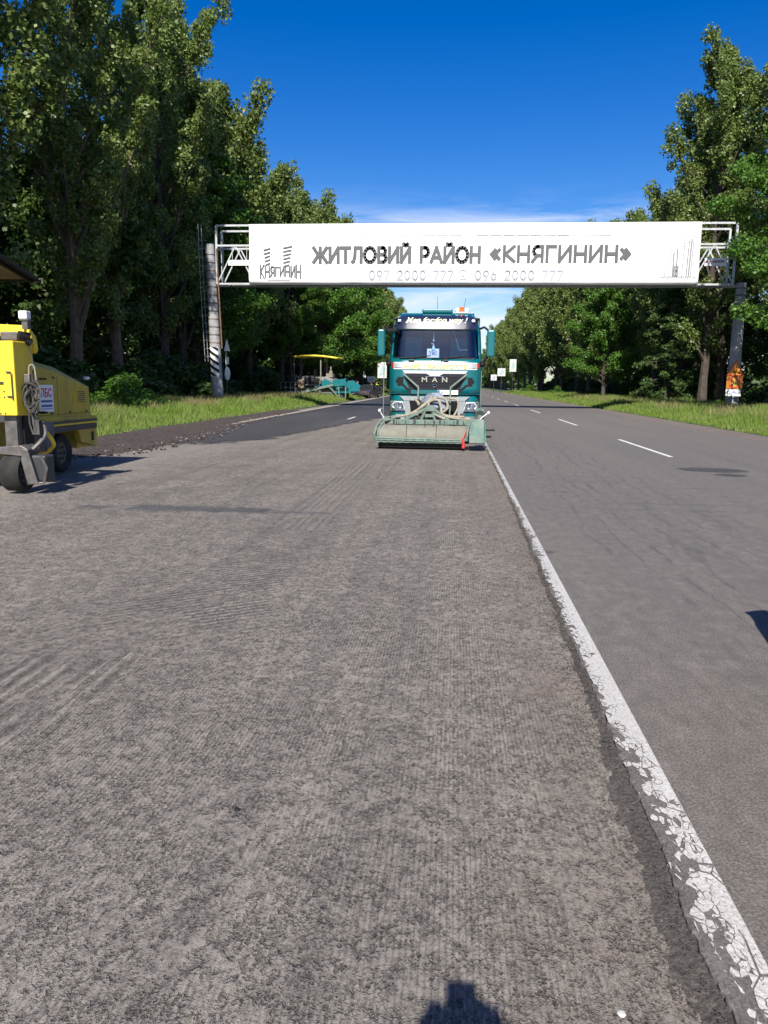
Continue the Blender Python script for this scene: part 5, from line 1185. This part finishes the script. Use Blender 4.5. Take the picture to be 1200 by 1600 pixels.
g = MB(); g.tube(cat([L_(-6.0, 10.9, .8), L_(-5.95, 11.0, .62), L_(-6.1, 11.1, .5), L_(-6.3, 11.2, .45)]), .03, 8); g.build('drain_hose', M_yel, mm_, smooth=True)
# drum housing between the columns
mb([((-8.2, 10.7, .18), (-6.75, 11.9, .55)), ((-8.25, 10.4, .95), (-6.3, 10.9, 1.6))]).build('drum_housing', M_dsteel, mm_, bevel=.02)
mb([((-8.2, 10.2, 1.6), (-6.75, 10.9, 1.68))]).build('operator_platform', M_dsteel, mm_)
g = MB(); g.box(L_(-7.8, 10.35, 1.68), L_(-7.3, 10.8, 2.0)); g.box(L_(-7.8, 10.75, 1.95), L_(-7.3, 10.87, 2.5)); g.build('operator_seat', M_black, mm_, bevel=.05)
# canopy: tilted roof on posts
def cz(y): return 3.12+(12.05-y)*.20
g = MB(); X0, X1, Y0, Y1 = -9.3, -6.62, 9.6, 12.05
g.add([L_(x, y, cz(y)+dz) for x in (X0, X1) for y in (Y0, Y1) for dz in (0, .03)], [(0, 2, 3, 1), (4, 5, 7, 6), (0, 1, 5, 4), (2, 6, 7, 3), (0, 4, 6, 2), (1, 3, 7, 5)]); g.build('canopy_roof', M_brown, mm_)
for k_ in range(4):
    x = X0+.2+k_*(X1-X0-.3)/3; g = MB(); g.bar(L_(x, Y0, cz(Y0)-.03), L_(x, Y1, cz(Y1)-.03), .05); g.build('canopy_rib', M_black, mm_)
g = MB(); g.bar(L_(X1, Y0, cz(Y0)), L_(X1, Y1, cz(Y1)), .05); g.bar(L_(X0, Y1, cz(Y1)), L_(X1, Y1, cz(Y1)), .05); g.bar(L_(X0, 10.8, cz(10.8)-.03), L_(X1, 10.8, cz(10.8)-.03), .05); g.build('canopy_edge', M_black, mm_)
g = MB(); g.tube([L_(X1, Y1-.02, cz(Y1)), L_(X1+.06, Y1, cz(Y1)+.02), L_(X1+.07, Y1, cz(Y1)-.06)], .015, 6); g.build('canopy_hook', M_iron, mm_)
for x, y in ((-7.6, 11.3), (-8.9, 11.3), (-7.6, 10.3), (-8.9, 10.3)): g = MB(); g.bar(L_(x, y, 1.65), L_(x, y, cz(y)), .06); g.build('canopy_post', M_dsteel, mm_)

# ------------------------------------------------------------------ asphalt paver far left
M_pteal = mat('teal_paver_paint', (.003, .13, .15), .4, var=.12, dirt=.25, dirtcol=(.15, .2, .2))
M_pgrey = mat('grey_machine_metal', (.20, .20, .195), .6, .2, var=.35, dirt=.4, dirtcol=(.25, .23, .2))
M_can = mat('yellow_canopy', (.75, .58, .05), .45, var=.12, vs=2)
pv = thing('asphalt_paver', 'asphalt paver with yellow roof and teal hopper standing on the left verge', 'paver', (-12.6, 74, .1), rz=-.14)
def pb(name, a, b_, m_, bv=.02): g = MB(); g.box(a, b_); return g.build(name, m_, pv, bevel=bv)
pb('track', (-1.6, -1.1, .02), (2.3, -.75, .65), M_dsteel, .15); pb('track', (-1.6, .75, .02), (2.3, 1.1, .65), M_dsteel, .15)
pb('chassis', (-1.8, -.75, .4), (2.2, .75, 1.1), M_pgrey)
g = MB(); g.prism([(-.6, 1.1), (-.6, 2.0), (.6, 2.05), (1.6, 1.7), (2.2, 1.2), (2.0, 1.0)], 'y', -1.0, 1.0); g.build('engine_housing', M_pgrey, pv, bevel=.05)
g = MB(); g.prism([(1.5, 1.15), (1.3, 1.75), (2.3, 1.85), (3.3, 1.15), (3.1, .95), (2.5, 1.25)], 'y', -1.4, -1.28); g.prism([(1.3, .75), (1.1, 1.55), (2.6, 1.75), (3.35, 1.25), (3.1, .6)], 'y', 1.28, 1.4); g.box((1.3, -1.3, .55), (3.1, 1.3, .7)); g.prism([(1.6, 1.5), (2.6, 1.95), (2.5, 1.2), (1.7, .8)], 'y', -1.28, -.5); g.prism([(-.2, 1.15), (.5, 1.85), (1.3, 1.5), (1.3, .9)], 'y', -1.2, -1.0); g.build('hopper', M_pteal, pv)
pb('push_roller', (3.1, -1.0, .35), (3.35, 1.0, .6), M_dsteel, .1)
g = MB(); g.bar((-1.7, -1.3, .55), (1.4, -1.3, 1.3), .16, .2); g.bar((.9, -1.32, 1.2), (1.9, -1.32, .2), .1); g.bar((1.9, -1.3, 1.2), (2.0, -1.3, .1), .1); g.bar((2.6, -1.3, 1.25), (2.6, -1.3, .1), .1); g.build('tow_arm', M_mint, pv)
pb('screed', (-3.3, -1.5, .12), (-1.9, 1.5, .62), M_pgrey); pb('screed_extension', (-3.0, -2.2, .12), (-2.0, -1.5, .6), mat('brown_screed_steel', (.20, .15, .12), .7, .2, var=.3), .02)
pb('screed_walkway', (-3.9, -1.6, .30), (-3.3, 1.6, .36), M_pgrey, 0)
g = MB()
for x in (-3.8, -3.3, -2.8, -2.3): g.tube([(x, -1.45, .36), (x, -1.45, 1.5)], .03, 6)
g.tube([(-3.8, -1.45, 1.5), (-2.3, -1.45, 1.5)], .03, 6); g.tube([(-3.8, -1.45, 1.0), (-2.3, -1.45, 1.0)], .025, 6); g.build('handrail', M_pgrey, pv, smooth=True)
pb('operator_deck', (-1.9, -1.1, 1.2), (-.6, 1.1, 1.35), M_pgrey); pb('console', (-1.0, -.9, 1.35), (-.7, .9, 2.1), M_dsteel); pb('driver_seat', (-1.7, -.9, 1.35), (-1.2, -.4, 2.1), M_dsteel, .05)
pb('windscreen_frame', (-.62, -1.0, 2.0), (-.58, .0, 2.75), M_black, .01)
for x in (-2.6, .05):
    for y in (-.95, .95): g = MB(); g.bar((x, y, .9 if x < -1 else 1.9), (x, y, 3.9), .1 if x > 0 else .07); g.build('roof_post', M_pgrey, pv)
g = MB()
def roof(u, v): x = -2.6+4.3*u; return (x, -1.35+2.7*v, 3.95+.16*math.sin(PI*u)-.10*u)
g.grid(roof, 14, 4); o_ = g.build('roof', M_can, pv, smooth=True, fix=False); q = o_.modifiers.new('s', 'SOLIDIFY'); q.thickness = .16
g = MB(); g.tube([(.9, -.5, 1.9), (.9, -.5, 2.6)], .18, 12); g.box((.55, -.9, 2.0), (1.2, -.2, 2.35)); g.tube([(.9, -.5, 2.6), (.9, -.5, 3.0)], .07, 8); g.build('exhaust', mat('grey_brown_exhaust', (.22, .2, .17), .6, .2, var=.3), pv)
g = MB(); g.ball((-1.75, -1.3, 1.5), .3, 12, (1, .8, 1.1)); g.box((-2.0, -1.5, .95), (-1.5, -1.1, 1.3)); g.build('tank', mat('tan_tank', (.45, .34, .2), .6, var=.2), pv, smooth=True)
for k_ in range(14):
    x = random.uniform(-3.2, .3); z = random.uniform(.6, 1.9); g = MB(); g.box((x, -1.35+random.uniform(-.15, .2), z), (x+random.uniform(.08, .35), -1.0, z+random.uniform(.08, .4))); g.build('fitting', random.choice([M_pgrey, M_dsteel, M_iron]), pv, bevel=.01)
g = MB()
for s_ in (-.15, .15): g.bar((-2.35+s_, -1.5, .3), (-2.15+s_, -1.2, 2.2), .04)
for k_ in range(5): g.bar((-2.5+.04*k_, -1.5+.06*k_, .55+.36*k_), (-2.2+.04*k_, -1.5+.06*k_, .55+.36*k_), .04)
g.build('access_ladder', M_pgrey, pv)

# ------------------------------------------------------------------ cars
def make_car(label, loc, rz, paint, hatch=True):
    o = thing('car', label, 'car', loc, rz)
    Lc, Wc = 4.2, 1.74
    ys_c = [-2.1, -2.02, -1.7, -1.0, 0, 1.0, 1.75, 2.0, 2.08]; zt_c = [.55, .72, .82, .92, .95, .97, .98, .95, .75]; w_c = [.70, .80, .85, .87, .87, .87, .86, .82, .76]; zb_c = [.35, .25, .22, .2, .2, .2, .22, .28, .38]
    g = MB(); vs = []
    for y, zt_, w_, zb_ in zip(ys_c, zt_c, w_c, zb_c):
        vs += [(-w_*.93, y, zb_), (-w_, y, (zb_+zt_)/2), (-w_*.97, y, zt_-.06), (-w_*.85, y, zt_), (w_*.85, y, zt_), (w_*.97, y, zt_-.06), (w_, y, (zb_+zt_)/2), (w_*.93, y, zb_)]
    n_ = 8; g.add(vs, [(i*n_+j, i*n_+(j+1) % n_, (i+1)*n_+(j+1) % n_, (i+1)*n_+j) for i in range(len(ys_c)-1) for j in range(n_)]+[tuple(range(n_)), tuple(range(len(vs)-1, len(vs)-n_-1, -1))])
    b_o = g.build('body', paint, o, smooth=True)
    g = MB(); A = [(-1.15, .90), (-.35, 1.40), (.2, 1.46), (1.2, 1.43), (1.6, 1.33), (2.0, .95)]
    vs = [(s_*(.76 if z > 1.0 else .82)*(.82 if z > 1.2 else 1), y, z) for s_ in (-1, 1) for y, z in A]; k_ = len(A)
    g.add(vs, [tuple(range(k_)), tuple(range(2*k_-1, k_-1, -1))]+[(i, i+1, i+1+k_, i+k_) for i in range(k_-1)]); g.build('glasshouse', mat('dark_car_glass', (.02, .025, .03), .08, var=.1, coat=1), o)
    g = MB(); g.add([(s_*.64, y, z+.012) for s_ in (-1, 1) for y, z in A[1:5]], [(0, 1, 5, 4), (1, 2, 6, 5), (2, 3, 7, 6)]); r_o = g.build('roof', paint, o); q = r_o.modifiers.new('s', 'SOLIDIFY'); q.thickness = .03
    for s_ in (-1, 1):
        for a, b2 in (((s_*.80, -1.1, .93), (s_*.64, -.35, 1.41)), ((s_*.64, .45, 1.46), (s_*.80, .45, .95)), ((s_*.64, 1.58, 1.36), (s_*.80, 1.95, .97))): g = MB(); g.bar(a, b2, .06); g.build('pillar', paint, o)
        for y in (-1.3, 1.3): wheel(o, 'wheel', (s_*.76, y, .31), .31, .2, face=s_)
        g = MB(); g.box((s_*.70-.09, 2.0, .68), (s_*.70+.09, 2.075, .9)); g.build('tail_light', M_lampR, o, bevel=.01)
        g = MB(); g.box((s_*.66-.12, -2.09, .58), (s_*.66+.12, -2.0, .72)); g.build('headlight', M_lens, o, bevel=.01)
        # door mirror: rounded housing on a short foot
        g = MB(); ks = []
        for i_, (yy2, sc2) in enumerate(((-.04, .55), (-.07, .85), (-.02, 1.0), (.05, .98))):
            for k2 in range(14):
                a = 2*PI*k2/14; ca, sa = math.cos(a), math.sin(a); ex = .125*math.copysign(abs(ca)**.75, ca); ez = .085*math.copysign(abs(sa)**.75, sa); ks.append((s_*(1.05+ex*(.8 if sa < 0 and ca > 0 else 1))*1.0-s_*0, -.62+yy2, 1.03+ez*sc2))
        g.add(ks, [(i_*14+k2, i_*14+(k2+1) % 14, (i_+1)*14+(k2+1) % 14, (i_+1)*14+k2) for i_ in range(3) for k2 in range(14)]+[tuple(range(14)), tuple(range(55, 41, -1))])
        g.bar((s_*.80, -.62, .93), (s_*1.0, -.6, .98), .06, .05); g.build('door_mirror', M_black, o, smooth=True)
    g = MB(); g.box((-.25, 2.07, .62), (.25, 2.095, .74)); g.build('number_plate', M_white, o)
    g = MB(); g.box((-.8, 1.95, .28), (.8, 2.12, .5)); g.build('rear_bumper', paint, o, bevel=.05)
    return o
make_car('dark purple-grey hatchback parked on the left verge beyond the paver', (-9.75, 88, -.02), -.25, mat('dark_plum_paint', (.05, .04, .055), .3, coat=.6))
make_car('small pale car parked beside the dark hatchback', (-12.4, 92, 0), PI+.2, mat('pale_car_paint', (.45, .47, .5), .3, coat=.6))
make_car('dark car beside the photographer, its shadow entering the road at right', (2.56, 2.27, 0), R(-9), mat('dark_blue_paint', (.02, .025, .05), .3, coat=.6))

# ------------------------------------------------------------------ people
M_skin = mat('skin', (.42, .24, .16), .55, var=.08)
def person(label, loc, rz, shirt, trousers, pose='stand', vest=None, helmet=None, hair=(.05, .035, .025), sc=1.0):
    o = thing('person', label, 'person', loc, rz)
    # each arm as shoulder, elbow, wrist, palm end; facing -Y
    arms = {'stand': [((-.26, 0, 1.14), (-.27, -.08, .90), (-.27, -.12, .80)), ((.26, 0, 1.14), (.27, -.08, .90), (.27, -.12, .80))],
            'work': [((-.27, -.05, 1.15), (-.18, -.27, 1.02), (-.15, -.35, 1.0)), ((.27, -.05, 1.15), (.18, -.27, 1.02), (.15, -.35, 1.0))],
            'phone': [((-.24, -.13, 1.23), (-.14, -.27, 1.36), (-.085, -.31, 1.43)), ((.24, -.13, 1.23), (.14, -.27, 1.36), (.085, -.31, 1.43))]}[pose]
    V = [(0, 0, .95), (0, .01, 1.12), (0, .01, 1.32), (0, .0, 1.45), (0, -.01, 1.53), (0, -.02, 1.64), (0, -.01, 1.72)]; Rr = [(.155, .11), (.14, .10), (.165, .11), (.075, .07), (.06, .06), (.078, .095), (.055, .07)]
    E = [(0, 1), (1, 2), (2, 3), (3, 4), (4, 5), (5, 6)]
    for s_, arm in zip((-1, 1), arms):
        b_ = len(V); V += [(s_*.17, 0, 1.39), arm[0], arm[1], arm[2]]; Rr += [(.065, .065), (.045, .045), (.03, .028), (.038, .02)]; E += [(2, b_), (b_, b_+1), (b_+1, b_+2), (b_+2, b_+3)]
        b_ = len(V); st_ = .10; V += [(s_*.095, 0, .88), (s_*st_, -.02+.03*s_, .50), (s_*(st_+.01), .03+.05*s_, .10), (s_*(st_+.02), .02+.05*s_, .045), (s_*(st_+.03), -.13+.05*s_, .035)]; Rr += [(.095, .10), (.062, .065), (.045, .05), (.045, .04), (.04, .028)]
        E += [(0, b_), (b_, b_+1), (b_+1, b_+2), (b_+2, b_+3), (b_+3, b_+4)]
    me = bpy.data.meshes.new('body'); me.from_pydata(V, E, []); ob = bpy.data.objects.new('tmp', me); COL.objects.link(ob)
    ob.modifiers.new('skin', 'SKIN'); sv = me.skin_vertices[0].data
    for i, r_ in enumerate(Rr): sv[i].radius = r_; sv[i].use_root = (i == 0)
    ss = ob.modifiers.new('sub', 'SUBSURF'); ss.levels = 2; ss.render_levels = 2
    dg = bpy.context.evaluated_depsgraph_get(); m2 = bpy.data.meshes.new_from_object(ob.evaluated_get(dg)); bpy.data.objects.remove(ob)
    for q in (M_skin, shirt, trousers, M_black): m2.materials.append(q)
    for f_ in m2.polygons:
        c_ = f_.center; hand = min((Vector(c_)-Vector(a[1])).length for a in arms) < .045 or min((Vector(c_)-Vector(a[2])).length for a in arms) < .09
        f_.material_index = 0 if (c_.z > 1.485 and abs(c_.x) < .14) or hand else (3 if c_.z < .085 else (2 if c_.z < .97 and abs(c_.x) < .21 else 1)); f_.use_smooth = True
    bm = bmesh.new(); bm.from_mesh(m2)       # fingers, ears and nose grown into the same body mesh
    bm.free(); g = MB()
    for a in arms:
        w_, p_ = Vector(a[1]), Vector(a[2]); d_ = (p_-w_).normalized(); side_ = d_.cross(Vector((0, 0, 1)) if abs(d_.z) < .8 else Vector((0, 1, 0))).normalized(); dn = d_.cross(side_)
        for k_, ln in zip((-1.5, -.5, .5, 1.5), (.062, .075, .07, .055)):
            b2 = p_+side_*k_*.018; g.tube([b2-d_*.01, b2+d_*ln*.5, b2+d_*ln*.85-dn*.02], [.0095, .0085, .006], 6)
        g.tube([w_+side_*.02+d_*.02, w_+side_*.05+d_*.06, w_+side_*.05+d_*.095], [.012, .010, .008], 6)
    g.ball((0, -.115, 1.62), .016, 6, (.8, 1.2, 1.3)); g.ball((-.082, -.01, 1.625), .02, 6, (.4, .8, 1.3)); g.ball((.082, -.01, 1.625), .02, 6, (.4, .8, 1.3))
    bm = bmesh.new(); bm.from_mesh(m2); vv = [bm.verts.new(q) for q in g.v]
    for f_ in g.f:
        nf = bm.faces.new([vv[i] for i in f_]); nf.smooth = True
    bm.to_mesh(m2); bm.free(); bd = bpy.data.objects.new('body', m2); COL.objects.link(bd); bd.parent = o; m2.name = 'body'
    g = MB()
    for x in (-.032, .032): g.ball((x, -.108, 1.645), .011, 6)
    g.bar((-.025, -.112, 1.578), (.025, -.112, 1.578), .008); g.build('eyes_and_mouth', M_black, o)
    hm = MB(); hm.ball((0, .005, 1.665), .105, 14, (.9, 1.08, .95)); hm.v = [(x, y, max(z, 1.60 if y > 0 else 1.675)) for x, y, z in hm.v]; hm.build('hair', mat('dark_hair', hair, .7, var=.3), o, smooth=True)
    if helmet:
        g = MB(); g.ball((0, .0, 1.70), .13, 14, (.95, 1.1, .85)); g.v = [(x, y, max(z, 1.69)) for x, y, z in g.v]; g.build('helmet', helmet, o, smooth=True)
    if vest:
        g = MB()
        def vf(u, v): a = u*2*PI; z = .92+.50*v; w_ = float(np.interp(z, [.92, 1.12, 1.32, 1.42], [.185, .175, .20, .15])); d_ = float(np.interp(z, [.92, 1.12, 1.32, 1.42], [.15, .145, .15, .09])); return (w_*math.cos(a), .005+d_*math.sin(a), z)
        g.grid(vf, 20, 8); vo = g.build('vest', vest, o, smooth=True, fix=False)
        for z in (1.0, 1.12): g = MB(); g.grid(lambda u, v: tuple(c_*k_ for c_, k_ in zip(vf(u, (z+.04*v-.92)/.5), (1.02, 1.03, 1))), 20, 1); g.build('reflective_band', M_silver, vo, fix=False)
    o.scale = (sc, sc, sc); return o
M_jean = mat('dark_blue_trousers', (.03, .035, .06), .85, var=.2); M_hiv = mat('hi_vis_yellow', (.55, .72, .06), .7, var=.1); M_greyc = mat('grey_shirt', (.2, .2, .21), .85, var=.15); M_olive = mat('olive_shirt', (.14, .15, .08), .85, var=.15)
person('worker in a bright yellow-green vest and dark trousers standing right of the parked cars', (-9.05, 90, -.03), .5, M_hiv, M_jean, 'stand', M_hiv, sc=1.03)
person('worker in a yellow top half hidden behind another worker by the cars', (-10.1, 94, -.03), 2.4, M_hiv, M_jean, 'work', M_hiv)
person('worker in dark clothes with a pale shirt between the paver and the hatchback', (-10.3, 82, .0), 1.2, M_greyc, M_jean, 'stand', sc=1.03)
person('worker in a white helmet and dull vest standing by the rear of the paver', (-17.3, 73, .1), 1.5, M_olive, M_jean, 'work', mat('dull_olive_vest', (.32, .34, .14), .8), M_white, sc=1.08)
ph = person('photographer in a dark shirt holding up a phone behind the camera', (-.01, -.30, -.035), PI, M_jean, M_jean, 'phone', sc=1.02)
# the phone stands just behind the lens
pho = thing('phone', 'black phone held upright by the photographer', 'phone', (-.022, -.022, CAM_H-.125))
g = MB(); g.box((-.04, -.005, 0), (.04, .004, .152)); g.build('phone_body', M_black, pho, bevel=.003)
g = MB(); g.box((-.036, -.0065, .006), (.036, -.005, .146)); g.build('screen', mat('dark_screen', (.01, .01, .012), .1), pho)
# white blocks and bags left of the paver
for x, z_, lb, r_ in ((-18.9, .95, 'white sack standing behind the tall grass, leftmost by the paver', .3), (-18.0, .8, 'low pale sack beside the worker in the white helmet', .27)):
    g = MB(); g.ball((0, 0, z_-.3), r_, 12, (1, .8, 1.0)); g.v = [(x2*(1+.12*fnoise(x2*6, z2*6)), y2, z2) for x2, y2, z2 in g.v]; g.box((-.2, -.15, 0), (.2, .15, z_-.35)); g.build('sack', M_hood, None, smooth=True, loc=(x, 74, .05)); tag(bpy.context.scene.collection.objects[-1], lb, 'sack')
